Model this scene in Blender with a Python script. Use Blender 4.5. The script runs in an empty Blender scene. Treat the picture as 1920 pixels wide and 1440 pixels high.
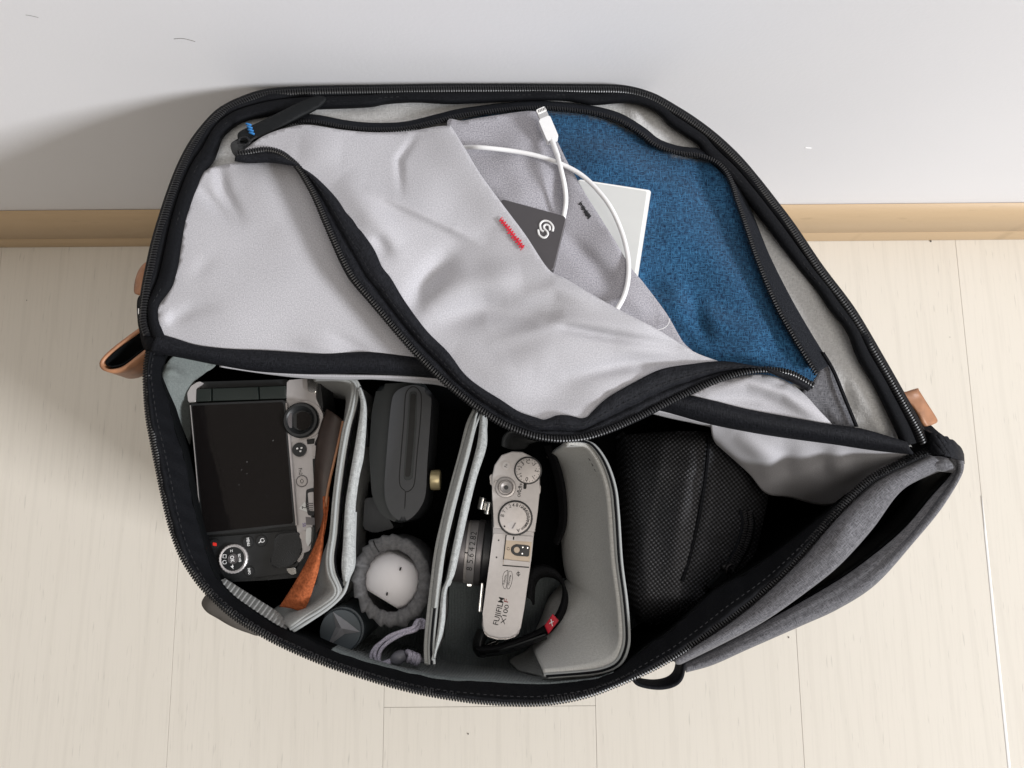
import bpy, bmesh, math, random
import numpy as np
from mathutils import Vector, Matrix, geometry

random.seed(7)
rng = np.random.default_rng(7)
D = bpy.data
SC = bpy.context.scene
COL = SC.collection

# ------------------------------------------------------------------ camera
CAM_H = 0.734
F = 1442.0                                   # focal length in units of a 1920 wide frame
CAM_R = Matrix.Rotation(math.radians(9.0), 3, 'X') @ Matrix.Rotation(math.radians(-0.45), 3, 'Z')
cam_data = D.cameras.new('camera')
cam_data.sensor_width = 36.0
cam_data.lens = 36.0 * F / 1920.0
cam_data.clip_start = 0.01
cam_data.clip_end = 50
cam = D.objects.new('camera', cam_data)
cam.matrix_world = Matrix.Translation((0, 0, CAM_H)) @ CAM_R.to_4x4()
COL.objects.link(cam)
SC.camera = cam

# ------------------------------------------------------------------ light
world = D.worlds.new('World')
SC.world = world
world.use_nodes = True
wb = world.node_tree.nodes['Background']
wb.inputs[0].default_value = (1.0, 0.89, 0.78, 1)
wb.inputs[1].default_value = 0.155


def area(name, loc, target, size, power, col):
    l = D.lights.new(name, 'AREA')
    l.shape = 'RECTANGLE'
    l.size, l.size_y = size
    l.energy = power
    l.color = col
    o = D.objects.new(name, l)
    o.location = loc
    o.rotation_euler = (Vector(target) - Vector(loc)).to_track_quat('-Z', 'Y').to_euler()
    COL.objects.link(o)
    return o


area('window_light', (6.0, -3.0, 4.15), (0, 0.05, 0.25), (1.7, 1.35), 735, (0.965, 0.975, 1.0))
area('overhead_fill', (0.38, -0.45, 2.35), (0.05, -0.05, 0.2), (1.2, 1.2), 17.0, (1.0, 0.94, 0.86))  # added fill from above for the bag's interior, no lamp known there

SC.view_settings.view_transform = 'Standard'
SC.view_settings.look = 'None'
SC.view_settings.exposure = 0.0
SC.view_settings.gamma = 1.0
SC.view_settings.use_curve_mapping = False
SC.render.engine = 'CYCLES'


# ------------------------------------------------------------------ measuring helpers
def ray(px, py):
    return CAM_R @ Vector(((px - 960) / F, (720 - py) / F, -1.0))


def P(px, py, z):
    d = ray(px, py)
    t = (z - CAM_H) / d.z
    return Vector((d.x * t, d.y * t, z))


def PY(px, py, y):
    d = ray(px, py)
    t = y / d.y
    return Vector((d.x * t, y, CAM_H + d.z * t))


def proj(v):
    q = CAM_R.transposed() @ (Vector(v) - Vector((0, 0, CAM_H)))
    return 960 - q.x / q.z * F, 720 + q.y / q.z * F


def drop(path, z0, z1, s=1.0):
    """the line straight below a measured line"""
    out = []
    for x, y in path:
        v = P(x, y, z0)
        out.append((*proj((v.x, v.y, z1)), z1))
    return out


_R = np.array(CAM_R)


def Pn(X, Y, Z):
    d = np.stack([(X - 960) / F, (720 - Y) / F, -np.ones_like(X)], -1) @ _R.T
    t = (Z - CAM_H) / d[:, 2]
    return np.stack([d[:, 0] * t, d[:, 1] * t, Z], -1)


def catmull(pts, per=8, closed=False):
    pts = [np.array(p, float) for p in pts]
    n = len(pts)
    out = []
    rngn = n if closed else n - 1
    for i in range(rngn):
        p1, p2 = pts[i % n], pts[(i + 1) % n]
        if np.allclose(p1, p2):
            continue
        p0 = pts[(i - 1) % n] if (closed or i > 0) else p1
        p3 = pts[(i + 2) % n] if (closed or i + 2 < n) else p2
        for k in range(per):
            t = k / per
            out.append(0.5 * ((2 * p1) + (-p0 + p2) * t + (2 * p0 - 5 * p1 + 4 * p2 - p3) * t * t
                              + (-p0 + 3 * p1 - 3 * p2 + p3) * t ** 3))
    if not closed:
        out.append(pts[-1])
    return np.array(out)


def resample(a, n):
    d = np.r_[0, np.cumsum(np.linalg.norm(np.diff(a[:, :2], axis=0), axis=1))]
    s = np.linspace(0, d[-1], n)
    return np.stack([np.interp(s, d, a[:, k]) for k in range(a.shape[1])], -1)


def seg_dist(X, Y, poly):
    best = np.full(X.shape, 1e9)
    for (x0, y0), (x1, y1) in zip(poly[:-1], poly[1:]):
        dx, dy = x1 - x0, y1 - y0
        t = np.clip(((X - x0) * dx + (Y - y0) * dy) / (dx * dx + dy * dy + 1e-9), 0, 1)
        best = np.minimum(best, np.hypot(X - x0 - t * dx, Y - y0 - t * dy))
    return best


def seg_param(X, Y, poly):
    best = np.full(X.shape, 1e9)
    par = np.zeros(X.shape)
    ln = [math.hypot(b[0] - a[0], b[1] - a[1]) for a, b in zip(poly[:-1], poly[1:])]
    tot, acc = sum(ln), 0
    for ((x0, y0), (x1, y1)), l in zip(zip(poly[:-1], poly[1:]), ln):
        dx, dy = x1 - x0, y1 - y0
        t = np.clip(((X - x0) * dx + (Y - y0) * dy) / (dx * dx + dy * dy + 1e-9), 0, 1)
        d = np.hypot(X - x0 - t * dx, Y - y0 - t * dy)
        m = d < best
        best = np.where(m, d, best)
        par = np.where(m, (acc + t * l) / tot, par)
        acc += l
    return best, par


def ridge(poly, amp, w):
    """soft fold along a line, dying away towards both ends"""
    def f(X, Y):
        d, t = seg_param(X, Y, poly)
        g = .25 + .75 * np.sin(np.pi * np.clip(t, 0, 1))
        return amp * g * np.exp(-(d / w) ** 2)
    return f


def crease(poly, amp, w):
    # sharp fold: falls away linearly to both sides
    return lambda X, Y: amp * np.exp(-seg_dist(X, Y, poly) / w)


def step(poly, amp, w):
    # one sided fold: raised on the left hand side of the polyline's direction
    (x0, y0), (x1, y1) = poly[0], poly[-1]
    L = math.hypot(x1 - x0, y1 - y0)

    def f(X, Y):
        s = ((x1 - x0) * (Y - y0) - (y1 - y0) * (X - x0)) / L
        t = ((X - x0) * (x1 - x0) + (Y - y0) * (y1 - y0)) / L / L
        g = np.clip(t * 4, 0, 1) * np.clip((1 - t) * 4, 0, 1)
        return amp * g * np.where(s > 0, np.exp(-s / (4 * w)), np.exp(-(s / w) ** 2))
    return f


def blob(cx, cy, amp, wx, wy=None, ang=0):
    wy = wy or wx
    c, s = math.cos(math.radians(ang)), math.sin(math.radians(ang))
    return lambda X, Y: amp * np.exp(-(((X - cx) * c + (Y - cy) * s) / wx) ** 2 - ((-(X - cx) * s + (Y - cy) * c) / wy) ** 2)


def wobble(scale, amp, seed=0):
    r = np.random.default_rng(seed)
    k = r.normal(size=(7, 2)) / scale
    ph = r.uniform(0, 6.28, 7)
    a = r.uniform(.4, 1, 7)
    return lambda X, Y: amp * sum(a[i] * np.sin(k[i, 0] * X + k[i, 1] * Y + ph[i]) for i in range(7)) / 3.0


def zsum(base, *fs):
    def f(X, Y):
        z = base(X, Y) if callable(base) else np.full(X.shape, float(base))
        for g in fs:
            z = z + (g(X, Y) if callable(g) else g)
        return z
    return f


# ------------------------------------------------------------------ materials
def nodes_of(name):
    m = D.materials.new(name)
    m.use_nodes = True
    nt = m.node_tree
    return m, nt, nt.nodes['Principled BSDF']


def N(nt, t, **kw):
    n = nt.nodes.new(t)
    for k, v in kw.items():
        if k.startswith('i_'):
            key = k[2:]
            n.inputs[int(key) if key.isdigit() else key].default_value = v
        else:
            setattr(n, k, v)
    return n


def L(nt, a, b):
    nt.links.new(a, b)


def mixrgb(nt, fac, a, b, mode='MIX'):
    n = N(nt, 'ShaderNodeMix', data_type='RGBA', blend_type=mode)
    for sock, v in ((n.inputs[0], fac), (n.inputs[6], a), (n.inputs[7], b)):
        if hasattr(v, 'links') or isinstance(v, bpy.types.NodeSocket):
            L(nt, v, sock)
        elif isinstance(v, (int, float)):
            sock.default_value = v
        else:
            sock.default_value = (*v, 1)
    return n.outputs[2]


def coord(nt, kind, scale=(1, 1, 1), rot=(0, 0, 0)):
    tc = N(nt, 'ShaderNodeTexCoord')
    mp = N(nt, 'ShaderNodeMapping')
    mp.inputs['Scale'].default_value = scale
    mp.inputs['Rotation'].default_value = rot
    L(nt, tc.outputs[kind], mp.inputs[0])
    return mp.outputs[0]


def noise(nt, vec, scale, detail=2, rough=.5):
    n = N(nt, 'ShaderNodeTexNoise')
    n.inputs['Scale'].default_value = scale
    n.inputs['Detail'].default_value = detail
    n.inputs['Roughness'].default_value = rough
    L(nt, vec, n.inputs['Vector'])
    return n.outputs['Fac']


def ramp(nt, fac, a, b):
    n = N(nt, 'ShaderNodeMapRange')
    n.inputs[1].default_value = a
    n.inputs[2].default_value = b
    L(nt, fac, n.inputs[0])
    return n.outputs[0]


def bump(nt, bsdf, h, strength, dist=.0005):
    b = N(nt, 'ShaderNodeBump')
    b.inputs['Strength'].default_value = strength
    b.inputs['Distance'].default_value = dist
    L(nt, h, b.inputs['Height'])
    L(nt, b.outputs[0], bsdf.inputs['Normal'])


def plain(name, col, rough=.5, metal=0.0, var=.12, vscale=60, bmp=0.0, bscale=900, spec=.5, coat=0):
    m, nt, p = nodes_of(name)
    v = coord(nt, 'Object')
    f = noise(nt, v, vscale, 3)
    lo = tuple(c * (1 - var) for c in col)
    hi = tuple(min(1, c * (1 + var)) for c in col)
    L(nt, mixrgb(nt, ramp(nt, f, .3, .7), lo, hi), p.inputs['Base Color'])
    r = N(nt, 'ShaderNodeMapRange')
    r.inputs[3].default_value = max(.02, rough - .07)
    r.inputs[4].default_value = min(1, rough + .07)
    L(nt, noise(nt, v, vscale * 3, 2), r.inputs[0])
    L(nt, r.outputs[0], p.inputs['Roughness'])
    p.inputs['Metallic'].default_value = metal
    p.inputs['Specular IOR Level'].default_value = spec
    p.inputs['Coat Weight'].default_value = coat
    if bmp:
        bump(nt, p, noise(nt, v, bscale, 2), bmp, .0003)
    return m


def cloth(name, dark, light, sx=620, sy=150, contrast=(.35, .65), rough=.9, bmp=.5, mottle=.06, sheen=.15, ribs=None, spec=.2):
    """woven cloth on a UV map that is laid out in metres * 1/0.3"""
    m, nt, p = nodes_of(name)
    a = noise(nt, coord(nt, 'UV', (sx, sy, 1)), 1, 2)
    b = noise(nt, coord(nt, 'UV', (sy, sx, 1)), 1, 2)
    fine = noise(nt, coord(nt, 'UV', (700, 700, 1)), 1, 1)
    mx = N(nt, 'ShaderNodeMath', operation='MAXIMUM')
    L(nt, a, mx.inputs[0])
    L(nt, b, mx.inputs[1])
    mm = N(nt, 'ShaderNodeMath', operation='MULTIPLY_ADD')
    L(nt, fine, mm.inputs[0])
    mm.inputs[1].default_value = .35
    L(nt, mx.outputs[0], mm.inputs[2])
    sh = N(nt, 'ShaderNodeMath', operation='SUBTRACT')
    L(nt, mm.outputs[0], sh.inputs[0])
    sh.inputs[1].default_value = .22
    fac = ramp(nt, sh.outputs[0], *contrast)
    c = mixrgb(nt, fac, dark, light)
    big = noise(nt, coord(nt, 'UV', (9, 9, 1)), 1, 3)
    c = mixrgb(nt, ramp(nt, big, .3, .7), tuple(1 - mottle for _ in range(3)), (1, 1, 1), 'MULTIPLY') if False else c
    mul = N(nt, 'ShaderNodeMix', data_type='RGBA', blend_type='MULTIPLY')
    mul.inputs[0].default_value = 1
    L(nt, c, mul.inputs[6])
    L(nt, mixrgb(nt, ramp(nt, big, .3, .7), (1 - mottle,) * 3, (1.0, 1.0, 1.0)), mul.inputs[7])
    L(nt, mul.outputs[2], p.inputs['Base Color'])
    p.inputs['Roughness'].default_value = rough
    p.inputs['Specular IOR Level'].default_value = spec
    p.inputs['Sheen Weight'].default_value = sheen
    p.inputs['Sheen Roughness'].default_value = .5
    h = sh.outputs[0]
    if ribs:
        w = N(nt, 'ShaderNodeTexWave', wave_type='BANDS', bands_direction=ribs[0])
        w.inputs['Scale'].default_value = ribs[1]
        w.inputs['Distortion'].default_value = .3
        L(nt, coord(nt, 'UV'), w.inputs['Vector'])
        h = w.outputs['Fac']
    if bmp:
        bump(nt, p, h, bmp, .0006)
    return m


MAT = {}
MAT['wall'] = plain('wall_paint', (.84, .84, .865), .7, var=.012, vscale=6, bmp=.22, bscale=420)
MAT['lining'] = cloth('grey_lining', (.365, .362, .388), (.535, .53, .558), 420, 420, (.28, .74), bmp=.3)
MAT['pocket'] = cloth('grey_pocket_cloth', (.24, .235, .26), (.46, .45, .49), 420, 420, (.30, .72), bmp=.35)
MAT['fleece'] = cloth('fleece_lining', (.46, .46, .46), (.64, .64, .64), 330, 120, (.32, .7), bmp=.8, sheen=.0, spec=.1)
MAT['blue'] = cloth('blue_heather_lining', (.001, .017, .055), (.040, .165, .33), 430, 100, (.37, .70), bmp=.7, mottle=.35)
MAT['linen'] = cloth('grey_heather_shell', (.055, .055, .062), (.21, .21, .228), 520, 90, (.33, .72), bmp=.5)
MAT['divider'] = cloth('divider_cloth', (.26, .268, .262), (.385, .393, .385), 300, 140, (.3, .75), bmp=.6)
MAT['divider_lit'] = cloth('divider_cloth_lit', (.43, .43, .412), (.60, .60, .58), 300, 140, (.3, .75), bmp=.6)  # same divider cloth, lightened to make up for missing light
MAT['divider_band'] = cloth('divider_herringbone', (.24, .252, .252), (.46, .474, .472), 330, 110, (.33, .7), bmp=.5)
MAT['ribbed'] = cloth('ribbed_lining', (.13, .15, .155), (.20, .225, .23), 500, 220, (.3, .75), bmp=.5, ribs=('X', 55))
MAT['ribbed_plain'] = cloth('corner_lining', (.12, .14, .136), (.20, .22, .214), 500, 220, (.3, .75), bmp=.3)
MAT['tape'] = cloth('black_tape', (.0025, .003, .004), (.009, .0095, .012), 600, 200, (.3, .75), bmp=.5, sheen=.0, rough=.8, spec=.12)
MAT['webbing'] = cloth('black_webbing', (.003, .0035, .005), (.017, .018, .023), 420, 130, (.3, .75), bmp=.9, sheen=.0, rough=.7, spec=.15)
MAT['ztape'] = cloth('zipper_tape', (.006, .007, .010), (.030, .033, .040), 600, 400, (.4, .8), bmp=.7, sheen=.0, rough=.8, spec=.15)
MAT['teeth'] = plain('zipper_coil', (.006, .006, .007), .36, var=.1, spec=.45)
MAT['coil_grey'] = plain('dark_grey_coil', (.04, .04, .043), .35, var=.1)
MAT['black_and_shade'] = cloth('black_lining_and_shade', (.002, .0025, .003), (.006, .0065, .007), 500, 220, (.3, .75), bmp=.3, sheen=0, spec=.05)  # black inside of the leather loop, and painted shade in bag and gap
MAT['tan'] = plain('tan_leather', (.33, .155, .078), .5, var=.25, vscale=120, bmp=.3, bscale=700)
MAT['suede'] = plain('orange_suede', (.30, .085, .033), .95, var=.35, vscale=700, bmp=1.0, bscale=1500, spec=.1)
MAT['brown'] = plain('brown_leather', (.035, .022, .017), .5, var=.2, vscale=150, bmp=.2)
MAT['black_plastic'] = plain('black_plastic', (.012, .013, .014), .42, var=.15)
MAT['black_leather'] = plain('black_grain', (.010, .011, .012), .55, var=.3, vscale=900, bmp=.8, bscale=1600)
MAT['dark_green'] = plain('dark_hinge', (.012, .017, .015), .45, var=.1)
MAT['screen'] = plain('screen_glass', (.006, .005, .005), .08, var=.0, spec=.6)
MAT['silver'] = plain('silver_camera', (.49, .465, .462), .42, metal=.35, var=.03, vscale=300, bmp=.08, bscale=2500)
MAT['silver2'] = plain('silver_dial', (.46, .43, .42), .38, metal=.45, var=.04, vscale=300, bmp=.06, bscale=2500)
MAT['chrome'] = plain('bright_metal', (.75, .74, .72), .22, metal=1.0, var=.05)
MAT['dark_metal'] = plain('lens_ring', (.16, .15, .155), .38, metal=.6, var=.08)
MAT['aperture'] = plain('aperture_ring', (.34, .325, .33), .4, metal=.4, var=.05)
MAT['lens_black'] = plain('lens_black', (.02, .02, .022), .4, metal=.2, var=.1)
MAT['ink'] = plain('black_print', (.012, .012, .012), .6, var=.0)
MAT['red_ink'] = plain('red_print', (.28, .05, .04), .6, var=0)
MAT['white_ink'] = plain('white_print', (.75, .75, .75), .6, var=0)
MAT['red_print2'] = plain('bright_red_print', (.75, .03, .02), .5, var=0)
MAT['blue_print'] = plain('bright_blue_print', (.03, .14, .65), .5, var=0)
MAT['violet_print'] = plain('violet_print', (.12, .08, .3), .5, var=0)
MAT['red_tag'] = plain('red_tag', (.48, .012, .03), .5, var=.15, vscale=300)
MAT['red_thread'] = plain('red_thread', (.55, .005, .025), .7, var=.2, vscale=900)
MAT['black_thread'] = plain('black_thread', (.008, .008, .01), .8, var=.2)
MAT['blue_thread'] = plain('blue_thread', (.02, .16, .42), .7, var=.2)
MAT['device'] = plain('dark_grey_device', (.045, .048, .054), .5, var=.06, vscale=80, bmp=.1, bscale=2500)
MAT['device2'] = plain('darker_device', (.018, .022, .024), .5, var=.1)
MAT['gold'] = plain('brass_knob', (.62, .52, .30), .35, metal=.5, var=.1)
MAT['slot'] = plain('slot_black', (.002, .002, .002), .6, var=0)
MAT['cap'] = plain('cap_grey', (.07, .085, .097), .42, var=.06)
MAT['star'] = plain('star_grey', (.27, .27, .29), .36, var=.05)
MAT['felt'] = plain('grey_felt', (.15, .15, .156), 1.0, var=.2, vscale=500, bmp=.3, bscale=1300, spec=.1)
MAT['dome'] = plain('satin_silver', (.80, .78, .80), .55, metal=.0, var=.01)
MAT['cord'] = plain('mauve_cord', (.40, .38, .46), .8, var=.4, vscale=1400, bmp=.8, bscale=1800)
MAT['cordlock'] = plain('cord_lock', (.12, .12, .14), .35, var=.1)
MAT['ssd'] = plain('ssd_grey', (.085, .080, .085), .45, metal=.5, var=.03)
MAT['ssd_edge'] = plain('ssd_edge', (.30, .29, .30), .3, metal=.7, var=.03)
MAT['slab'] = plain('white_slab', (.62, .63, .62), .4, var=.02)
MAT['slab_edge'] = plain('white_slab_edge', (.86, .86, .85), .3, var=.01)
MAT['cable'] = plain('white_cable', (.78, .78, .79), .35, var=.02)
MAT['plate_beige'] = plain('shoe_plate', (.42, .35, .28), .4, metal=.5, var=.05)
MAT['knit'] = plain('black_knit', (.008, .008, .009), .9, var=.5, vscale=1100, bmp=1.0, bscale=1300, spec=.1)
MAT['pull'] = plain('black_pull', (.006, .007, .008), .7, spec=.2, var=.15, bmp=.2)
MAT['grey_pad'] = plain('grey_rubber', (.10, .09, .08), .8, var=.15, bmp=.4)
MAT['label'] = plain('black_label', (.012, .014, .016), .6, var=.1)


def mesh_cloth():
    m, nt, p = nodes_of('black_mesh_cloth')
    v = coord(nt, 'UV', (1, 1, 1), (0, 0, math.radians(-8)))
    sp = N(nt, 'ShaderNodeSeparateXYZ')
    L(nt, v, sp.inputs[0])
    hs = []
    for k in (0, 1):
        a = N(nt, 'ShaderNodeMath', operation='MULTIPLY')
        L(nt, sp.outputs[k], a.inputs[0])
        a.inputs[1].default_value = 2 * math.pi * 112
        s = N(nt, 'ShaderNodeMath', operation='SINE')
        L(nt, a.outputs[0], s.inputs[0])
        hs.append(s.outputs[0])
    mu = N(nt, 'ShaderNodeMath', operation='MULTIPLY')
    L(nt, hs[0], mu.inputs[0])
    L(nt, hs[1], mu.inputs[1])
    nz_ = noise(nt, coord(nt, 'UV', (60, 60, 1)), 1, 3)
    mv = N(nt, 'ShaderNodeMath', operation='MULTIPLY')
    L(nt, mu.outputs[0], mv.inputs[0])
    L(nt, ramp(nt, nz_, .25, .65), mv.inputs[1])
    f = ramp(nt, mv.outputs[0], -.2, .9)
    L(nt, mixrgb(nt, f, (.0015, .0015, .002), (.13, .133, .15)), p.inputs['Base Color'])
    r = N(nt, 'ShaderNodeMapRange')
    r.inputs[3].default_value = .8
    r.inputs[4].default_value = .28
    L(nt, f, r.inputs[0])
    L(nt, r.outputs[0], p.inputs['Roughness'])
    bump(nt, p, f, .8, .0007)
    return m


MAT['mesh'] = mesh_cloth()


def wood(name, lo, hi, along='Y', rough=.45, grain=1.0):
    m, nt, p = nodes_of(name)
    oi = N(nt, 'ShaderNodeObjectInfo')
    tc = N(nt, 'ShaderNodeTexCoord')
    add = N(nt, 'ShaderNodeVectorMath', operation='MULTIPLY_ADD')
    cmb = N(nt, 'ShaderNodeCombineXYZ')
    for i in range(3):
        L(nt, oi.outputs['Random'], cmb.inputs[i])
    L(nt, cmb.outputs[0], add.inputs[0])
    add.inputs[1].default_value = (13, 29, 7)
    L(nt, tc.outputs['Object'], add.inputs[2])

    def mp(s):
        q = N(nt, 'ShaderNodeMapping')
        q.inputs['Scale'].default_value = s if along == 'Y' else (s[1], s[0], s[2])
        L(nt, add.outputs[0], q.inputs[0])
        return q.outputs[0]
    broad = noise(nt, mp((9, 1.6, 1)), 1, 3)
    fine = noise(nt, mp((420, 14, 1)), 1, 3, .6)
    pores = noise(nt, mp((520, 45, 1)), 1, 1)
    wv = N(nt, 'ShaderNodeTexWave', wave_type='RINGS', rings_direction='Z')
    wv.inputs['Scale'].default_value = 1.0
    wv.inputs['Distortion'].default_value = 5
    wv.inputs['Detail'].default_value = 3
    wv.inputs['Detail Scale'].default_value = .7
    L(nt, mp((11, 1.5, 1)), wv.inputs['Vector'])
    c = mixrgb(nt, ramp(nt, broad, .1, .9), lo, hi)
    dk = tuple(x * .90 for x in lo)
    g = N(nt, 'ShaderNodeMath', operation='MULTIPLY')
    L(nt, ramp(nt, wv.outputs['Fac'], .90, 1.0), g.inputs[0])
    g.inputs[1].default_value = .28 * grain
    c = mixrgb(nt, g.outputs[0], c, dk)
    g2 = N(nt, 'ShaderNodeMath', operation='MULTIPLY')
    L(nt, ramp(nt, fine, .5, .8), g2.inputs[0])
    g2.inputs[1].default_value = .42 * grain
    c = mixrgb(nt, g2.outputs[0], c, tuple(x * .86 for x in lo))
    g3 = N(nt, 'ShaderNodeMath', operation='MULTIPLY')
    L(nt, ramp(nt, pores, .68, .8), g3.inputs[0])
    g3.inputs[1].default_value = .45 * grain
    c = mixrgb(nt, g3.outputs[0], c, tuple(x * .6 for x in lo))
    L(nt, c, p.inputs['Base Color'])
    p.inputs['Roughness'].default_value = rough
    p.inputs['Specular IOR Level'].default_value = .35
    bump(nt, p, fine, .06, .0003)
    return m


MAT['floor'] = wood('pale_plank', (.645, .602, .530), (.672, .632, .563), rough=.6)
MAT['skirt'] = wood('skirting_wood', (.50, .36, .215), (.57, .42, .265), along='X', grain=.6)
MAT['subfloor'] = plain('subfloor', (.20, .15, .10), .8)


# ------------------------------------------------------------------ object helpers
def link(name, me, mat=None, parent=None, smooth=True, sharp=40):
    if mat is not None:
        me.materials.append(MAT[mat] if isinstance(mat, str) else mat)
    if smooth and len(me.polygons):
        me.polygons.foreach_set('use_smooth', [True] * len(me.polygons))
        if sharp:
            me.set_sharp_from_angle(angle=math.radians(sharp))
    o = D.objects.new(name, me)
    COL.objects.link(o)
    if parent is not None:
        o.parent = parent
        if parent.get('_w'):
            o.matrix_parent_inverse = Matrix.LocRotScale(Vector(parent['_w']), None, None).inverted()
    return o


def thing(name, label, cat, loc=(0, 0, 0), group=None):
    o = D.objects.new(name, None)
    o.empty_display_size = .02
    o.location = loc
    COL.objects.link(o)
    o['label'] = label
    o['category'] = cat
    if group:
        o['group'] = group
    o['_w'] = tuple(loc)
    return o


def tag(o, label, cat, group=None):
    o['label'] = label
    o['category'] = cat
    if group:
        o['group'] = group
    return o


def weighted(o):
    md = o.modifiers.new('flat_faces', 'WEIGHTED_NORMAL')
    md.mode = 'FACE_AREA'
    md.weight = 100
    md.keep_sharp = True
    return o


def solid(o, t, offset=-1):
    if t:
        md = o.modifiers.new('thickness', 'SOLIDIFY')
        md.thickness = t
        md.offset = offset
    return o


def from_arrays(name, V, Fc, mat, parent, uv=None, sharp=None, thick=0, smooth=True):
    me = D.meshes.new(name)
    me.from_pydata([tuple(v) for v in V], [], [tuple(int(i) for i in f) for f in Fc])
    if uv is not None:
        l = me.uv_layers.new(name='UVMap')
        idx = np.empty(len(me.loops), int)
        me.loops.foreach_get('vertex_index', idx)
        l.data.foreach_set('uv', np.asarray(uv)[idx].astype(np.float32).ravel())
    o = link(name, me, mat, parent, smooth=smooth, sharp=sharp)
    return solid(o, thick)


UVS = 1 / 1000.0


def poly_curve(poly, curve):
    return catmull(poly, 6, True) if curve else np.array(poly, float)


def sheet(name, poly, zf, mat, parent, grid=11, thick=.0012, curve=True, base=None, edge_drop=0, edge_w=10):
    """a piece of cloth: outline measured in the photograph, height given by zf"""
    pl = poly_curve(poly, curve)[:, :2]
    keep = [0]
    for i in range(1, len(pl)):
        if np.linalg.norm(pl[i] - pl[keep[-1]]) > grid * .35:
            keep.append(i)
    if np.linalg.norm(pl[keep[-1]] - pl[0]) < grid * .35:
        keep.pop()
    pl = pl[keep]
    # densify
    dens = []
    for i in range(len(pl)):
        a, b = pl[i], pl[(i + 1) % len(pl)]
        k = max(1, int(np.linalg.norm(b - a) / grid))
        for j in range(k):
            dens.append(a + (b - a) * j / k)
    pl = np.array(dens)
    x0, y0 = pl.min(0)
    x1, y1 = pl.max(0)
    gx, gy = np.meshgrid(np.arange(x0 + grid / 2, x1, grid), np.arange(y0 + grid / 2, y1, grid))
    gx = gx + (np.arange(gx.shape[0]) % 2)[:, None] * grid / 2
    gx, gy = gx.ravel(), gy.ravel()
    loop = [tuple(p) for p in pl] + [tuple(pl[0])]
    d = seg_dist(gx, gy, loop)
    ok = d > grid * .45
    pts = [Vector(p) for p in pl] + [Vector((a, b)) for a, b in zip(gx[ok], gy[ok])]
    n = len(pl)
    ed = [(i, (i + 1) % n) for i in range(n)]
    vv, _, ff, _, _, _ = geometry.delaunay_2d_cdt(pts, ed, [], 1, 1e-4)
    X = np.array([v[0] for v in vv])
    Y = np.array([v[1] for v in vv])
    Z = zf(X, Y)
    if edge_drop:
        Z = Z - edge_drop * np.exp(-(seg_dist(X, Y, loop) / edge_w) ** 2)
    V = Pn(X, Y, Z)
    faces = [tuple(reversed(f)) for f in ff]
    tri = V[list(faces[0])]
    if np.cross(tri[1] - tri[0], tri[2] - tri[0])[2] < 0:
        faces = [tuple(reversed(f)) for f in faces]
    uv = np.stack([X, Y], -1) * UVS
    if base is not None:
        V = list(V)
        uv = list(uv)
        b0 = len(V)
        bm_edges = {}
        for f in faces:
            for a, b in zip(f, f[1:] + f[:1]):
                if (b, a) in bm_edges:
                    del bm_edges[(b, a)]
                else:
                    bm_edges[(a, b)] = 1
        mp = {}
        for a, b in bm_edges:
            for q in (a, b):
                if q not in mp:
                    mp[q] = len(V)
                    v = V[q]
                    V.append(np.array([v[0], v[1], base]))
                    uv.append(uv[q] + np.array([0.03, 0.03]))
        faces = list(faces) + [(b, a, mp[a], mp[b]) for a, b in bm_edges]
        thick = 0
    return from_arrays(name, V, faces, mat, parent, uv, None, thick)


def loft(name, rows, mat, parent, n=120, sub=3, thick=.0012, closed=False, wav=None, smooth_rows=True, sharp=None):
    """surface through measured edge lines; each row is a list of (x, y, z)"""
    R = []
    for r in rows:
        c = catmull(r, 8, closed)
        if closed:
            c = np.vstack([c, c[:1]])
        R.append(resample(c, n))
    R = np.array(R)
    if len(R) > 1 and sub > 1:
        out = []
        for j in range(n):
            col = R[:, j]
            out.append(catmull(list(col), sub) if smooth_rows else np.vstack(
                [np.vstack([col[i] + (col[i + 1] - col[i]) * k / sub for k in range(sub)]) for i in range(len(col) - 1)] + [col[-1:]]))
        R = np.stack(out, 1)
    m = R.shape[0]
    X, Y, Z = R[..., 0].ravel(), R[..., 1].ravel(), R[..., 2].ravel()
    if wav:
        Z = Z + wav(X, Y)
    V = Pn(X, Y, Z)
    s = np.r_[0, np.cumsum(np.linalg.norm(np.diff(R[0, :, :2], axis=0), axis=1))]
    W = V.reshape(m, n, 3)
    t = np.r_[0, np.cumsum(np.linalg.norm(np.diff(W[:, n // 2], axis=0), axis=1))] / .00030
    uv = np.stack([np.tile(s, m), np.repeat(t, n)], -1) * UVS
    faces = []
    for i in range(m - 1):
        for j in range(n - 1):
            a = i * n + j
            faces.append((a, a + 1, a + n + 1, a + n))
    return from_arrays(name, V, faces, mat, parent, uv, sharp, thick)


def w_path(path, pitch=None, n=None, per=8):
    c = catmull(path, per)
    V = Pn(c[:, 0], c[:, 1], c[:, 2])
    d = np.r_[0, np.cumsum(np.linalg.norm(np.diff(V, axis=0), axis=1))]
    k = n or max(2, int(d[-1] / pitch))
    s = np.linspace(0, d[-1], k)
    return np.stack([np.interp(s, d, V[:, i]) for i in range(3)], -1)


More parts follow.
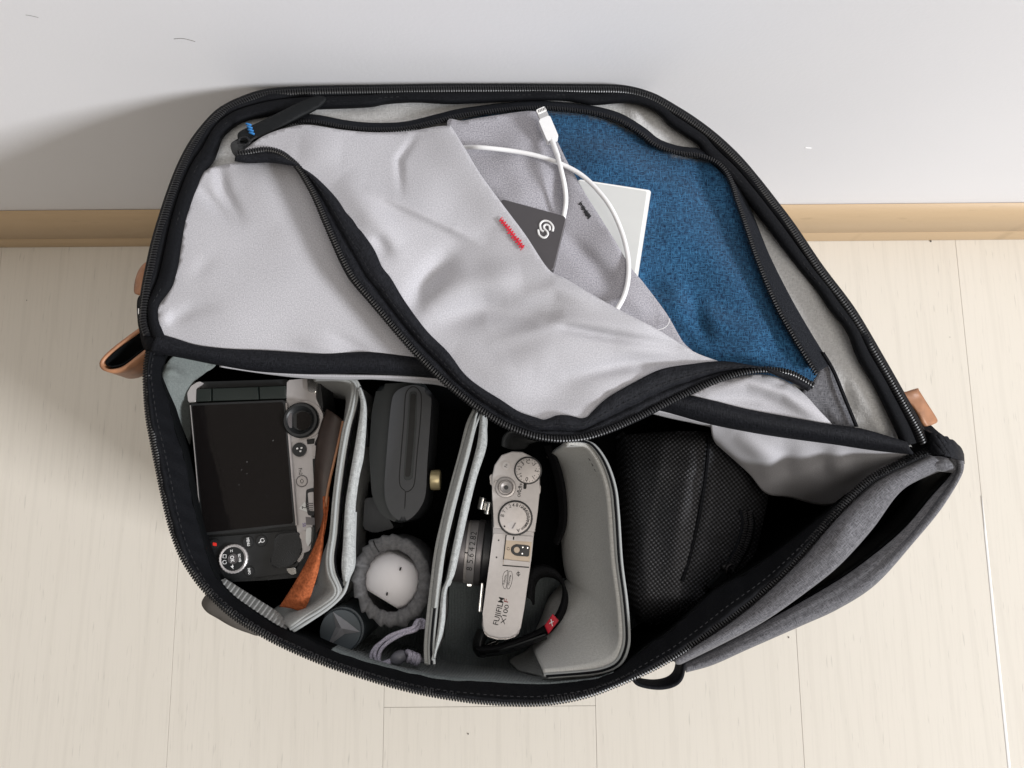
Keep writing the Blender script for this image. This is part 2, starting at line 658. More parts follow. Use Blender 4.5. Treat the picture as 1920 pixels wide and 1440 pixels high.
def tube_arrays(W, rad, sides=8, cap=True):
    n = len(W)
    rad = np.broadcast_to(np.asarray(rad, float), (n,))
    T = np.gradient(W, axis=0)
    T /= np.linalg.norm(T, axis=1)[:, None] + 1e-12
    up = np.array([0, 0, 1.0])
    V, Fc = [], []
    for i in range(n):
        a = np.cross(T[i], up)
        if np.linalg.norm(a) < 1e-3:
            a = np.cross(T[i], [0, 1, 0])
        a /= np.linalg.norm(a)
        b = np.cross(a, T[i])
        for k in range(sides):
            an = 2 * math.pi * k / sides
            V.append(W[i] + rad[i] * (math.cos(an) * a + math.sin(an) * b))
    for i in range(n - 1):
        for k in range(sides):
            k2 = (k + 1) % sides
            Fc.append((i * sides + k, (i + 1) * sides + k, (i + 1) * sides + k2, i * sides + k2))
    if cap:
        Fc.append(tuple(range(sides)))
        Fc.append(tuple((n - 1) * sides + k for k in reversed(range(sides))))
    return V, Fc


def tube(name, path, rad, mat, parent, pitch=.002, sides=10, world=False):
    W = np.array(path, float) if world else w_path(path, pitch)
    if not np.isscalar(rad):
        rad = np.interp(np.linspace(0, 1, len(W)), np.linspace(0, 1, len(rad)), rad)
    V, Fc = tube_arrays(W, rad, sides)
    return from_arrays(name, V, Fc, mat, parent, None, 50)


def coil(name, path, parent, pitch=.00155, half=.0017, rad=.00062, lift=.0004, mat='teeth', off=0.0):
    """zipper coil: a row of little bent teeth"""
    W = w_path(path, pitch)
    T = np.gradient(W, axis=0)
    T /= np.linalg.norm(T, axis=1)[:, None]
    V, Fc = [], []
    for i in range(len(W)):
        s = np.cross(T[i], [0, 0, 1.0])
        s /= np.linalg.norm(s)
        pts = []
        for q, h in ((-1, -.0006), (-.75, .0003), (0, .0005), (.75, .0006), (1.05, -.0001), (1.0, -.0008)):
            pts.append(W[i] + s * (off + q * half) + T[i] * (q * pitch * .12) + np.array([0, 0, lift + h]))
        v, f = tube_arrays(np.array(pts), [rad * .8, rad, rad, rad * 1.15, rad, rad * .6], 5)
        b = len(V)
        V += v
        Fc += [tuple(x + b for x in q) for q in f]
    o = from_arrays(name, V, Fc, mat, parent, None, 60)
    o['kind'] = 'stuff'
    return o


def stitches(name, path, parent, mat, length=.0022, gap=.0014, rad=.00022):
    W = w_path(path, .0003)
    V, Fc = [], []
    stepn = int((length + gap) / .0003)
    ln = int(length / .0003)
    for i in range(0, len(W) - ln, stepn):
        v, f = tube_arrays(W[i:i + ln:2], rad, 5)
        b = len(V)
        V += v
        Fc += [tuple(x + b for x in q) for q in f]
    o = from_arrays(name, V, Fc, mat, parent, None, 60)
    o['kind'] = 'stuff'
    return o


class Frame:
    """a rigid thing whose upper face lies in a (possibly tilted) plane; shapes are given by measured points"""

    def __init__(self, name, label, cat, O, A, zO, zA=None, zB=None, B=None, group=None):
        zA = zO if zA is None else zA
        po, pa = P(*O, zO), P(*A, zA)
        if B is None:
            ny = Vector((0, 0, 1))
        else:
            pb = P(*B, zB)
            ny = (pa - po).cross(pb - po).normalized()
            if ny.z < 0:
                ny = -ny
        x = (pa - po).normalized()
        y = ny.cross(x).normalized()
        self.M = Matrix((x, y, ny)).transposed().to_4x4()
        self.M.translation = po
        self.Mi = self.M.inverted()
        self.cl = self.Mi @ Vector((0, 0, CAM_H))
        self.R3i = self.M.to_3x3().inverted()
        self.s = (P(O[0] + 100, O[1], zO) - po).length / 100
        r = D.objects.new(name, None)
        r.empty_display_size = .02
        COL.objects.link(r)
        r.matrix_world = self.M
        r['label'], r['category'] = label, cat
        if group:
            r['group'] = group
        self.root = r

    def at(self, px, py, w=0.0):
        d = self.R3i @ ray(px, py)
        t = (w - self.cl.z) / d.z
        return self.cl + d * t

    def mk(self, name, bm, mat, parent, sharp=40):
        me = D.meshes.new(name)
        bm.normal_update()
        bm.to_mesh(me)
        bm.free()
        o = weighted(link(name, me, mat, None, True, sharp))
        o.parent = parent or self.root
        return o

    def prism(self, name, poly, w0, w1, mat, bevel=0, parent=None, curve=False, seg=2, shrink=1.0):
        pl = [self.at(p[0], p[1], w1) for p in (catmull(poly, 5, True) if curve else poly)]
        return self.prism_local(name, [(p.x, p.y) for p in pl], w0, w1, mat, bevel, parent, seg, shrink)

    def prism_local(self, name, pl, w0, w1, mat, bevel=0, parent=None, seg=2, shrink=1.0):
        area2 = sum(pl[i][0] * pl[(i + 1) % len(pl)][1] - pl[(i + 1) % len(pl)][0] * pl[i][1] for i in range(len(pl)))
        if area2 < 0:
            pl = pl[::-1]
        bm = bmesh.new()
        cx = sum(p[0] for p in pl) / len(pl)
        cy = sum(p[1] for p in pl) / len(pl)
        top = [bm.verts.new((p[0], p[1], w1)) for p in pl]
        bot = [bm.verts.new((cx + (p[0] - cx) * shrink, cy + (p[1] - cy) * shrink, w0)) for p in pl]
        ft = bm.faces.new(top)
        bm.faces.new(bot[::-1])
        n = len(pl)
        for i in range(n):
            bm.faces.new((bot[i], bot[(i + 1) % n], top[(i + 1) % n], top[i]))
        if bevel:
            bmesh.ops.bevel(bm, geom=list(ft.edges), offset=bevel, segments=seg, profile=.6, affect='EDGES', clamp_overlap=True)
        return self.mk(name, bm, mat, parent)

    def cyl(self, name, px, py, r, w0, w1, mat, bevel=.0003, parent=None, seg=40):
        c = self.at(px, py, w1)
        rr = r * self.s
        pl = [(c.x + rr * math.cos(2 * math.pi * i / seg), c.y + rr * math.sin(2 * math.pi * i / seg)) for i in range(seg)]
        return self.prism_local(name, pl, w0, w1, mat, bevel, parent)

    def lathe(self, name, px, py, w, prof, mat, parent=None, seg=48, knurl=0, axis=None, center=None):
        """profile of (radius in metres, height in metres) about the normal, or about a local axis"""
        c = center if center is not None else self.at(px, py, w)
        ax = Vector(axis).normalized() if axis is not None else Vector((0, 0, 1))
        a = ax.orthogonal().normalized()
        b = ax.cross(a)
        bm = bmesh.new()
        rings = []
        for r, h in prof:
            ring = []
            for i in range(seg):
                an = 2 * math.pi * i / seg
                rr = r * (1 - (knurl if i % 2 else 0))
                ring.append(bm.verts.new(c + ax * h + (a * math.cos(an) + b * math.sin(an)) * rr))
            rings.append(ring)
        for r0, r1 in zip(rings[:-1], rings[1:]):
            for i in range(seg):
                j = (i + 1) % seg
                bm.faces.new((r0[i], r0[j], r1[j], r1[i]))
        bm.faces.new(rings[0][::-1])
        bm.faces.new(rings[-1])
        return self.mk(name, bm, mat, parent)

    def text(self, name, s, px, py, size, w, mat, ang=0, parent=None, sx=1.0, bold=.0):
        """size: cap height in photo units; ang: reading direction, degrees anticlockwise"""
        c = D.curves.new(name, 'FONT')
        c.body = s
        c.align_x = 'CENTER'
        c.align_y = 'CENTER'
        c.size = 1
        c.extrude = .00006 / (size * self.s * 1.37)
        c.offset = bold
        c.resolution_u = 3
        t = D.objects.new(name, c)
        COL.objects.link(t)
        bpy.context.view_layer.update()
        me = D.meshes.new_from_object(t)
        D.objects.remove(t)
        k = size * self.s * 1.37
        p = self.at(px, py, w)
        me.transform(Matrix.Translation(p) @ Matrix.Rotation(math.radians(ang), 4, 'Z') @ Matrix.Diagonal((k * sx, k, k, 1)))
        o = link(name, me, mat, None, False, None)
        o.parent = parent or self.root
        return o

    def tube(self, name, pts, rad, mat, parent=None, sides=10, per=8):
        """pts: (px, py, w)"""
        W = np.array([self.at(*p) for p in pts])
        W = catmull(list(W), per) if len(W) > 2 else W
        V, Fc = tube_arrays(W, rad, sides)
        me = D.meshes.new(name)
        me.from_pydata([tuple(v) for v in V], [], Fc)
        o = link(name, me, mat, None, True, 50)
        o.parent = parent or self.root
        return o


def circ(cx, cy, rx, ry=None, n=32, a0=0, a1=360):
    ry = ry or rx
    m = n if a1 - a0 >= 360 else n - 1
    return [(cx + rx * math.cos(math.radians(a0 + (a1 - a0) * i / m)), cy + ry * math.sin(math.radians(a0 + (a1 - a0) * i / m))) for i in range(n)]


def rrect(x0, y0, x1, y1, r, n=5):
    o = []
    for cx, cy, a in ((x1 - r, y0 + r, -90), (x1 - r, y1 - r, 0), (x0 + r, y1 - r, 90), (x0 + r, y0 + r, 180)):
        for i in range(n + 1):
            t = math.radians(a + 90 * i / n)
            o.append((cx + r * math.cos(t), cy + r * math.sin(t)))
    return o


def quad_round(pts, r=4, n=4):
    """rounded polygon from corner points"""
    o = []
    m = len(pts)
    for i in range(m):
        a, b, c = (np.array(pts[(i + k) % m], float) for k in (-1, 0, 1))
        u, v = a - b, c - b
        ru = min(r, np.linalg.norm(u) * .45)
        rv = min(r, np.linalg.norm(v) * .45)
        p0, p2 = b + u / np.linalg.norm(u) * ru, b + v / np.linalg.norm(v) * rv
        for k in range(n + 1):
            t = k / n
            o.append(tuple((1 - t) ** 2 * p0 + 2 * t * (1 - t) * b + t * t * p2))
    return o


# ================================================================== setting
WY = P(960, 457, 0).y            # front face of the skirting board
SK_T = .012                      # its thickness
SK_H = PY(960, 386, WY + SK_T).z


def box_mesh(name, lo, hi, mat, parent=None, bevel=0):
    bm = bmesh.new()
    bmesh.ops.create_cube(bm, size=1)
    for v in bm.verts:
        v.co = Vector([(lo[i] + hi[i]) / 2 + v.co[i] * (hi[i] - lo[i]) for i in range(3)])
    if bevel:
        bmesh.ops.bevel(bm, geom=list(bm.edges), offset=bevel, segments=2, profile=.6, affect='EDGES')
    me = D.meshes.new(name)
    bm.normal_update()
    bm.to_mesh(me)
    bm.free()
    return weighted(link(name, me, mat, parent))


wall = box_mesh('wall', (-1.6, WY + SK_T, -.02), (1.6, WY + SK_T + .1, 1.4), 'wall')
wall['kind'] = 'structure'
floor = box_mesh('floor', (-1.6, -1.4, -.03), (1.6, WY + SK_T - .0005, -.0095), 'subfloor')
floor['kind'] = 'structure'
# planks run towards the wall
seams = [P(x, 1300, 0).x for x in (-80, 320, 720, 1116, 1500, 1878, 2260)]
pw = (seams[-1] - seams[0]) / 6
edges = [seams[0] - pw * k for k in (4, 3, 2, 1)] + seams + [seams[-1] + pw * k for k in (1, 2, 3)]
yj = P(900, 1325, 0).y
for i in range(len(edges) - 1):
    a, b = edges[i] + .00012, edges[i + 1] - .00012
    cuts = [-1.4, WY + SK_T - .001]
    cuts.insert(1, yj if i == 6 else [-.78, -1.0, -.62, -.9][i % 4])
    for y0, y1 in zip(cuts[:-1], cuts[1:]):
        box_mesh('plank', (a, y0 + .00012, -.009), (b, y1 - .00012, 0), 'floor', floor, .0003)

# white strip along one joint
_j = [(1852, 930, .0003), (1858, 1000, .0011), (1872, 1180, .0013), (1888, 1420, .0013), (1900, 1600, .0013)]
V, Fc = [], []
for k, (x, y, w) in enumerate(_j):
    p = P(x, y, .0006)
    xs = edges[9] if False else seams[5]
    V += [(xs - w, p.y, .0002), (xs, p.y, .0009), (xs + w, p.y, .0002)]
    if k:
        b = len(V) - 6
        Fc += [(b, b + 3, b + 4, b + 1), (b + 1, b + 4, b + 5, b + 2)]
from_arrays('joint_strip', V, Fc, 'slab_edge', floor, None, None)

# skirting board: a moulded profile along the wall
prof = [(0, 0), (0, SK_H * .30), (.0012, SK_H * .315), (.0003, SK_H * .335), (.0005, SK_H * .72), (.0018, SK_H * .82),
        (.0045, SK_H * .90), (.0085, SK_H * .965), (SK_T - .0006, SK_H * .985), (SK_T - .0006, 0)]
bm = bmesh.new()
e0 = [bm.verts.new((-1.6, WY + a, z + .0005)) for a, z in prof]
e1 = [bm.verts.new((1.6, WY + a, z + .0005)) for a, z in prof]
for i in range(len(prof)):
    j = (i + 1) % len(prof)
    bm.faces.new((e0[i], e0[j], e1[j], e1[i]))
bm.faces.new(e0)
bm.faces.new(e1[::-1])
bmesh.ops.recalc_face_normals(bm, faces=bm.faces)
me = D.meshes.new('skirting_board')
bm.to_mesh(me)
bm.free()
skirting = link('skirting_board', me, 'skirt', None, True, 50)
skirting['kind'] = 'structure'

# marks on the wall and specks on the floor, as the photograph shows them
def wall_tube(name, pts, r, mat, parent):
    W = np.array([PY(x, y, WY + SK_T - .0002) for x, y in pts])
    return tube(name, catmull(list(W), 6), r, mat, parent, world=True, sides=5)


wall_tube('scuff_mark', [(326, 73), (340, 72), (352, 74), (366, 78)], .00013, 'grey_pad', wall)
wall_tube('scuff_mark', [(1510, 277), (1521, 278)], .0004, 'slab_edge', wall)
wall_tube('scuff_mark', [(48, 28), (60, 30), (72, 33)], .00010, 'grey_pad', wall)
for x, y, r in ((1745, 452, .0009), (878, 1376, .0007), (1479, 1195, .0006), (50, 563, .0005), (1781, 632, .0004)):
    c = P(x, y, .0004)
    bm = bmesh.new()
    bmesh.ops.create_icosphere(bm, subdivisions=1, radius=r)
    for v in bm.verts:
        v.co = Vector((v.co.x * random.uniform(.6, 1.3), v.co.y * random.uniform(.8, 1.8), max(-.0003, v.co.z * .6))) + c
    me = D.meshes.new('speck')
    bm.to_mesh(me)
    bm.free()
    link('speck', me, 'grey_pad', floor)

# ================================================================== backpack
HINGE_Z = .300


def hy(X):
    return 655 + (X - 300) * .1286


def zb(X, Y):
    t = np.clip((hy(X) - Y) / 500, -.15, 1.15)
    return HINGE_Z + .012 * np.sin(np.pi * np.clip(t, 0, 1)) - .017 * np.clip(t, 0, 2) ** 1.5


def zb1(x, y):
    return float(zb(np.array([float(x)]), np.array([float(y)]))[0])


def withz(path, dz=0.0):
    return [(x, y, zb1(x, y) + dz) for x, y in path]


def off_path(path, d):
    """move a measured line sideways by d (to the right of its direction in the picture)"""
    a = np.array(path, float)
    t = np.gradient(a[:, :2], axis=0)
    t /= np.linalg.norm(t, axis=1)[:, None] + 1e-9
    a[:, 0] += -t[:, 1] * d
    a[:, 1] += t[:, 0] * d
    return [tuple(p) for p in a]


bp_loc = P(960, 800, 0)
BP = thing('backpack', 'grey camera backpack with black zips, side flap folded open against the white wall', 'backpack', bp_loc)

FLAP_OUT = [(268, 628), (262, 600), (268, 545), (277, 500), (287, 455), (300, 410), (318, 355), (338, 305), (360, 265), (385, 232),
            (410, 207), (440, 190), (480, 175), (520, 168), (600, 164), (720, 162), (850, 160), (1000, 160), (1100, 161),
            (1160, 162), (1195, 168), (1230, 180), (1265, 200), (1300, 222), (1340, 252), (1385, 294), (1425, 341),
            (1460, 386), (1490, 426), (1540, 500), (1600, 580), (1650, 664), (1690, 734), (1725, 797), (1738, 826)]
FLAP_IN = [(312, 640), (302, 618), (294, 585), (300, 566), (318, 545), (330, 510), (337, 470), (342, 435), (350, 400), (365, 355),
           (380, 322), (395, 305), (408, 275), (416, 255), (432, 240), (456, 225), (492, 217), (540, 208), (592, 202), (650, 200),
           (700, 197), (725, 192), (780, 189), (840, 192), (900, 190), (980, 186), (1060, 186), (1110, 194), (1140, 192),
           (1175, 190), (1210, 197), (1240, 215), (1255, 232), (1290, 255), (1312, 270), (1328, 296), (1352, 318),
           (1375, 342), (1400, 372), (1430, 410), (1460, 450), (1500, 502), (1535, 545), (1560, 582), (1590, 620), (1610, 670),
           (1640, 720), (1665, 770), (1684, 810), (1694, 836)]
HT_UP = [(296, 628), (330, 638), (370, 650), (430, 657), (500, 660), (600, 666), (650, 664), (690, 663), (740, 668), (800, 676), (900, 690),
         (1000, 702), (1100, 716), (1200, 730), (1290, 744), (1340, 755), (1400, 770), (1480, 785), (1560, 799), (1620, 808), (1700, 832)]
HT_LO = [(282, 656), (340, 666), (400, 678), (470, 690), (530, 695), (600, 697), (680, 695), (760, 700), (830, 706), (900, 714), (1000, 728),
         (1100, 744), (1200, 758), (1250, 768), (1330, 790), (1420, 808), (1500, 820), (1560, 828), (1640, 840), (1712, 848)]
RIM_OUT = [(276, 655), (271, 690), (271, 730), (275, 780), (283, 825), (293, 875), (305, 933), (317, 983), (332, 1028), (347, 1058),
           (373, 1096), (405, 1130), (440, 1160), (480, 1185), (520, 1207), (570, 1230), (620, 1250), (680, 1270), (740, 1288),
           (800, 1302), (860, 1312), (900, 1317), (960, 1321), (1010, 1321), (1060, 1315), (1110, 1303), (1150, 1288), (1200, 1267),
           (1250, 1242), (1300, 1211), (1340, 1184), (1380, 1154), (1420, 1122), (1460, 1087), (1500, 1045), (1530, 1010),
           (1570, 965), (1600, 932), (1640, 898), (1700, 868), (1745, 848)]
RIM_IN = [(312, 668), (306, 692), (304, 708), (316, 750), (329, 800), (345, 850), (356, 900), (368, 960), (378, 1000), (393, 1048),
          (410, 1087), (438, 1117), (470, 1140), (500, 1160), (530, 1178), (565, 1192), (605, 1210), (660, 1231), (720, 1249),
          (780, 1263), (840, 1273), (900, 1276), (960, 1280), (1010, 1281), (1060, 1277), (1110, 1272), (1150, 1260), (1185, 1232),
          (1215, 1208), (1250, 1186), (1290, 1150), (1340, 1106), (1400, 1072), (1450, 1038), (1500, 1000), (1560, 952),
          (1600, 920), (1650, 886), (1716, 854)]

# --- outer shell of the body, standing on the floor
rim_w = [P(x, y, .294) for x, y in RIM_OUT]
back = [P(x, y, .294) for x, y in ((1735, 815), (1600, 770), (1300, 715), (1000, 680), (700, 650), (450, 628), (300, 622))]
loop = rim_w + back
cx = sum(p.x for p in loop) / len(loop)
cy = sum(p.y for p in loop) / len(loop)
ringpts = catmull([(p.x, p.y) for p in loop], 3, True)
V, Fc = [], []
levels = [(.294, 1.0), (.27, 1.045), (.2, 1.14), (.12, 1.16), (.05, 1.13), (.015, 1.08), (.002, 1.01)]
nr = len(ringpts)
for z, s in levels:
    for q in ringpts:
        V.append((cx + (q[0] - cx) * s, cy + (q[1] - cy) * s, z))
for i in range(len(levels) - 1):
    for j in range(nr):
        k = (j + 1) % nr
        Fc.append((i * nr + j, (i + 1) * nr + j, (i + 1) * nr + k, i * nr + k))
Fc.append(tuple((len(levels) - 1) * nr + j for j in reversed(range(nr))))
uv = [((v[0] + v[1]) / .3, v[2] / .3) for v in V]
from_arrays('outer_shell', V, Fc, 'linen', BP, uv, None)

# --- mouth of the bag: black tape, zipper coil, lining below it
rimz = lambda x: .298
loft('opening_tape', [[(x, y, .296) for x, y in RIM_OUT],
                      [(x * .8 + u * .2, y * .8 + v * .2, .3005) for (x, y), (u, v) in zip(resample(catmull(RIM_OUT, 6), 60), resample(catmull(RIM_IN, 6), 60))],
                      [(x * .45 + u * .55, y * .45 + v * .55, .293) for (x, y), (u, v) in zip(resample(catmull(RIM_OUT, 6), 60), resample(catmull(RIM_IN, 6), 60))],
                      [(x, y, .282) for x, y in RIM_IN]],
     'tape', BP, n=260, sub=5, thick=.0015, wav=wobble(14, .0011, 3))
seam_mid = [(x * .62 + u * .38, y * .62 + v * .38, .2995) for (x, y), (u, v) in zip(resample(catmull(RIM_OUT, 6), 60), resample(catmull(RIM_IN, 6), 60))]
coil('opening_zipper_teeth', [(x, y, .2985) for x, y in off_path(RIM_OUT, -5)], BP, half=.0018)
stitches('opening_stitching', [(x, y, z + .0008) for x, y, z in seam_mid], BP, 'black_thread')

# lining: falls from the tape to the bottom of the main compartment
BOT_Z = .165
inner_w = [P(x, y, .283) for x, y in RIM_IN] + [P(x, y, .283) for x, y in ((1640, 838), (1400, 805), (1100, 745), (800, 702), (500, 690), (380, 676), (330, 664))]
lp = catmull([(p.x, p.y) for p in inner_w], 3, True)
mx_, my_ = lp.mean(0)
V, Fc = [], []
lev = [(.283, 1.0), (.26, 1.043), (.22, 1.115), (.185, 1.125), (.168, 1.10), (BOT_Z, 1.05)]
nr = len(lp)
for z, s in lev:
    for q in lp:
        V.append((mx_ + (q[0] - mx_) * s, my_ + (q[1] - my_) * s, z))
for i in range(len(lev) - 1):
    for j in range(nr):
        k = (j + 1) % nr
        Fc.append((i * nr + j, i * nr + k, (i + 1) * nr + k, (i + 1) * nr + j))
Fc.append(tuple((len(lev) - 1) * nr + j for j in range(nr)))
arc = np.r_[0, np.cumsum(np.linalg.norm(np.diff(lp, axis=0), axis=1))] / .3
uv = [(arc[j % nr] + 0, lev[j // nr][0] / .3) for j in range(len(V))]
il = from_arrays('inner_lining', V, Fc, 'black_and_shade', BP, uv, None, .001)  # black stands in for deep shade on most of the lining
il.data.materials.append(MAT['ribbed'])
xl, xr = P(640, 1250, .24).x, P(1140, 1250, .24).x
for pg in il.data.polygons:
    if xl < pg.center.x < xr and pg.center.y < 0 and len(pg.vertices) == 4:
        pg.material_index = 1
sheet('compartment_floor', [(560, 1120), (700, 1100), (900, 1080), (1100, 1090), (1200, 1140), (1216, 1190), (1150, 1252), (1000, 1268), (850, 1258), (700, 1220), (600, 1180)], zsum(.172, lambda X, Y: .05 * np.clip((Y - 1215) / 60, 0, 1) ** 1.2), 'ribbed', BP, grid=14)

# ribbed strip at the lower left of the mouth
rows = []
for k in range(5):
    t = k / 4
    rows.append([(408 + 14 * t, 1092 - 8 * t, .281 - .012 * t), (440 + 16 * t, 1120 - 14 * t, .281 - .012 * t), (475 + 16 * t, 1144 - 16 * t, .281 - .012 * t),
                 (510 + 14 * t, 1166 - 16 * t, .281 - .012 * t), (536 + 6 * t, 1182 - 8 * t, .281 - .012 * t)])


def ribs(X, Y):
    return .0011 * np.sin((X * .8 + Y * .6) * 2 * math.pi / 9.0)


loft('ribbed_strip', rows, 'divider', BP, n=160, sub=2, thick=.001, wav=ribs)
# light corner of the lining at the hinge
sheet('lining_corner', [(300, 700), (310, 684), (334, 662), (352, 662), (380, 670), (404, 682), (384, 700), (366, 716), (364, 745), (362, 800), (352, 850), (340, 850), (328, 795), (316, 745), (303, 712)],
      zsum(.279, ridge([(302, 705), (325, 696), (348, 716)], .005, 8), lambda X, Y: -.030 * np.clip((X - 318) / 70, 0, 1) - .016 * np.clip((Y - 705) / 60, 0, 1)), 'ribbed_plain', BP, grid=7)

# --- flap
_fo, _fi = resample(catmull(FLAP_OUT, 6), 60), resample(catmull(FLAP_IN, 6), 60)
sheet('flap_lining', [tuple(a * .3 + b * .7) for a, b in zip(_fo, _fi)][1:] + [(1690, 836), (1500, 800), (1200, 745), (900, 700), (600, 680), (400, 665), (300, 640)],
      zsum(zb, -.0085, wobble(45, .0016, 5), ridge([(1180, 195), (1205, 235)], .003, 14), ridge([(1560, 640), (1640, 790)], .0045, 30),
           ridge([(1480, 470), (1560, 600)], .004, 22), ridge([(1580, 700), (1600, 790)], -.003, 12), ridge([(1620, 740), (1660, 830)], .003, 10),
           ridge([(1000, 196), (1100, 200)], .003, 14), ridge([(640, 215), (760, 215)], .003, 16)),
      'fleece', BP, grid=9, thick=.003)
sheet('flap_back', FLAP_OUT + [(1690, 836), (1200, 745), (900, 700), (600, 680), (300, 640)], zsum(zb, -.0150), 'tape', BP, grid=26, thick=.001)
fo, fi = resample(catmull(FLAP_OUT, 6), 90), resample(catmull(FLAP_IN, 6), 90)
mixp = lambda t, dz: [(a[0] * (1 - t) + b[0] * t, a[1] * (1 - t) + b[1] * t, zb1(a[0] * (1 - t) + b[0] * t, a[1] * (1 - t) + b[1] * t) + dz) for a, b in zip(fo, fi)]
flap_rim = loft('flap_binding', [mixp(-.02, -.013), mixp(0, -.004), mixp(.06, .0), mixp(.28, .0022), mixp(.5, -.0005), mixp(.56, .0035), mixp(.85, .0042), mixp(1.0, .000), mixp(1.02, -.006)],
                'tape', BP, n=320, sub=3, thick=.001, wav=wobble(16, .0008, 11))
coil('flap_zipper_teeth', withz([(x, y) for x, y in off_path(FLAP_OUT, 7)], .0022), BP, half=.0019, rad=.0007)
stitches('flap_stitching', [(x, y, z + .0009) for x, y, z in mixp(.70, .0042)], BP, 'black_thread')

# pocket inside the flap: blue lining, two grey pockets, loose front
UP = [(446, 276), (470, 262), (505, 244), (535, 233), (570, 228), (600, 230), (640, 238), (680, 243), (720, 244), (765, 241), (820, 228), (860, 218),
      (900, 212), (950, 206), (1000, 203), (1040, 204), (1080, 208), (1120, 214), (1160, 226), (1200, 250), (1230, 273), (1270, 287), (1310, 292),
      (1340, 303), (1360, 321), (1373, 346), (1382, 376), (1394, 410), (1420, 488), (1455, 572), (1490, 635), (1515, 676), (1530, 700)]
LOW = [(446, 288), (475, 282), (500, 279), (525, 285), (545, 300), (560, 315), (573, 337), (590, 370), (610, 420), (630, 468), (645, 500), (662, 528),
       (690, 561), (720, 596), (750, 631), (780, 665), (810, 696), (840, 723), (870, 747), (900, 770), (940, 795), (980, 812), (1010, 821), (1045, 826),
       (1080, 824), (1110, 819), (1150, 806), (1200, 784), (1250, 759), (1300, 734), (1350, 712), (1400, 697), (1440, 693), (1480, 698), (1505, 710), (1524, 722)]
LOW_T = [(440, 300), (470, 304), (505, 303), (535, 306), (560, 312), (590, 330), (628, 368), (660, 410), (700, 465), (716, 500), (732, 520), (760, 566),
         (800, 620), (840, 660), (870, 700), (900, 725), (940, 750), (972, 771), (1000, 781), (1023, 787), (1038, 780), (1062, 778), (1095, 784),
         (1112, 770), (1140, 745), (1190, 716), (1240, 692), (1300, 682), (1350, 677), (1390, 681), (1430, 690), (1465, 706), (1500, 722), (1516, 732)]


def lipz(x, y):
    """the loose pocket front is lifted where it hangs over the mouth of the bag"""
    return .004 + .016 * math.exp(-((x - 1030) / 260) ** 2) * min(1, max(0, (y - 480) / 250)) + .006 * math.exp(-((x - 640) / 150) ** 2)


sheet('blue_lining', [(840, 246), (900, 216), (1000, 207), (1040, 208), (1120, 218), (1200, 254), (1270, 291), (1340, 306), (1376, 350), (1396, 412), (1457, 572), (1518, 676), (1536, 700),
                      (1524, 724), (1440, 712), (1300, 700), (1200, 640), (1000, 520), (880, 350)],
      zsum(zb, -.0008, ridge([(1060, 250), (1200, 330)], .004, 40), ridge([(1240, 560), (1330, 600), (1420, 640)], .0055, 26), ridge([(1290, 540), (1330, 650)], -.0045, 16), ridge([(1320, 340), (1400, 480), (1470, 620)], -.003, 30), ridge([(1240, 400), (1330, 480), (1420, 600)], .003, 34),
           ridge([(1220, 590), (1290, 640), (1320, 690)], -.003, 12), ridge([(1200, 520), (1260, 560)], -.0025, 12), ridge([(1150, 300), (1290, 380)], .002, 26),
           ridge([(1290, 305), (1360, 400)], -.003, 24), wobble(30, .0008, 8)), 'blue', BP, grid=9, thick=.0008)

POCK2 = [(838, 236), (870, 226), (930, 216), (1000, 208), (1022, 222), (1045, 265), (1062, 300), (1082, 336), (1102, 370), (1150, 446), (1182, 500), (1205, 528), (1240, 574),
         (1256, 598), (1280, 640), (1302, 668), (1240, 680), (1100, 620), (960, 500), (880, 380)]
sheet('back_pocket', POCK2, zsum(zb, .0072, lambda X, Y: .004 * np.exp(-(seg_dist(X, Y, [(1060, 300), (1100, 370), (1182, 500)]) / 55) ** 2), ridge([(1030, 270), (1042, 330), (1040, 410)], -.0055, 16), ridge([(1055, 440), (1150, 535)], -.0045, 15), ridge([(930, 330), (1000, 250)], .003, 30),
                                ridge([(1090, 330), (1180, 470)], .0015, 20), ridge([(1160, 540), (1220, 590)], .003, 18), crease([(1180, 593), (1256, 595)], -.003, 5), wobble(32, .0012, 21),
                                ridge([(960, 300), (990, 380)], .002, 22), ridge([(900, 350), (930, 400)], -.003, 18)), 'pocket', BP, grid=8, thick=.0009)
tube('thread_end', [(x, y, zb1(x, y) + .0095) for x, y in ((1256, 597), (1253, 608), (1245, 615), (1232, 619))], .00018, 'white_ink', BP, .001, 5)

FRONT = [(452, 292), (480, 264), (510, 248), (545, 238), (580, 234), (640, 243), (700, 248), (765, 246), (820, 237), (843, 236), (846, 237), (870, 275), (900, 325), (940, 380), (985, 440), (1028, 504),
         (1060, 522), (1100, 546), (1160, 580), (1230, 616), (1300, 659), (1352, 680), (1340, 690), (1240, 700), (1190, 724), (1140, 752), (1112, 777), (1095, 792), (1060, 786), (1023, 794), (972, 778),
         (900, 732), (868, 706), (836, 666), (796, 626), (755, 570), (728, 524), (696, 470), (656, 414), (624, 372), (586, 334), (556, 316), (510, 292)]


def lip_n(X, Y):
    return .004 + .016 * np.exp(-((X - 1030) / 260) ** 2) * np.clip((Y - 480) / 250, 0, 1) + .006 * np.exp(-((X - 640) / 150) ** 2)


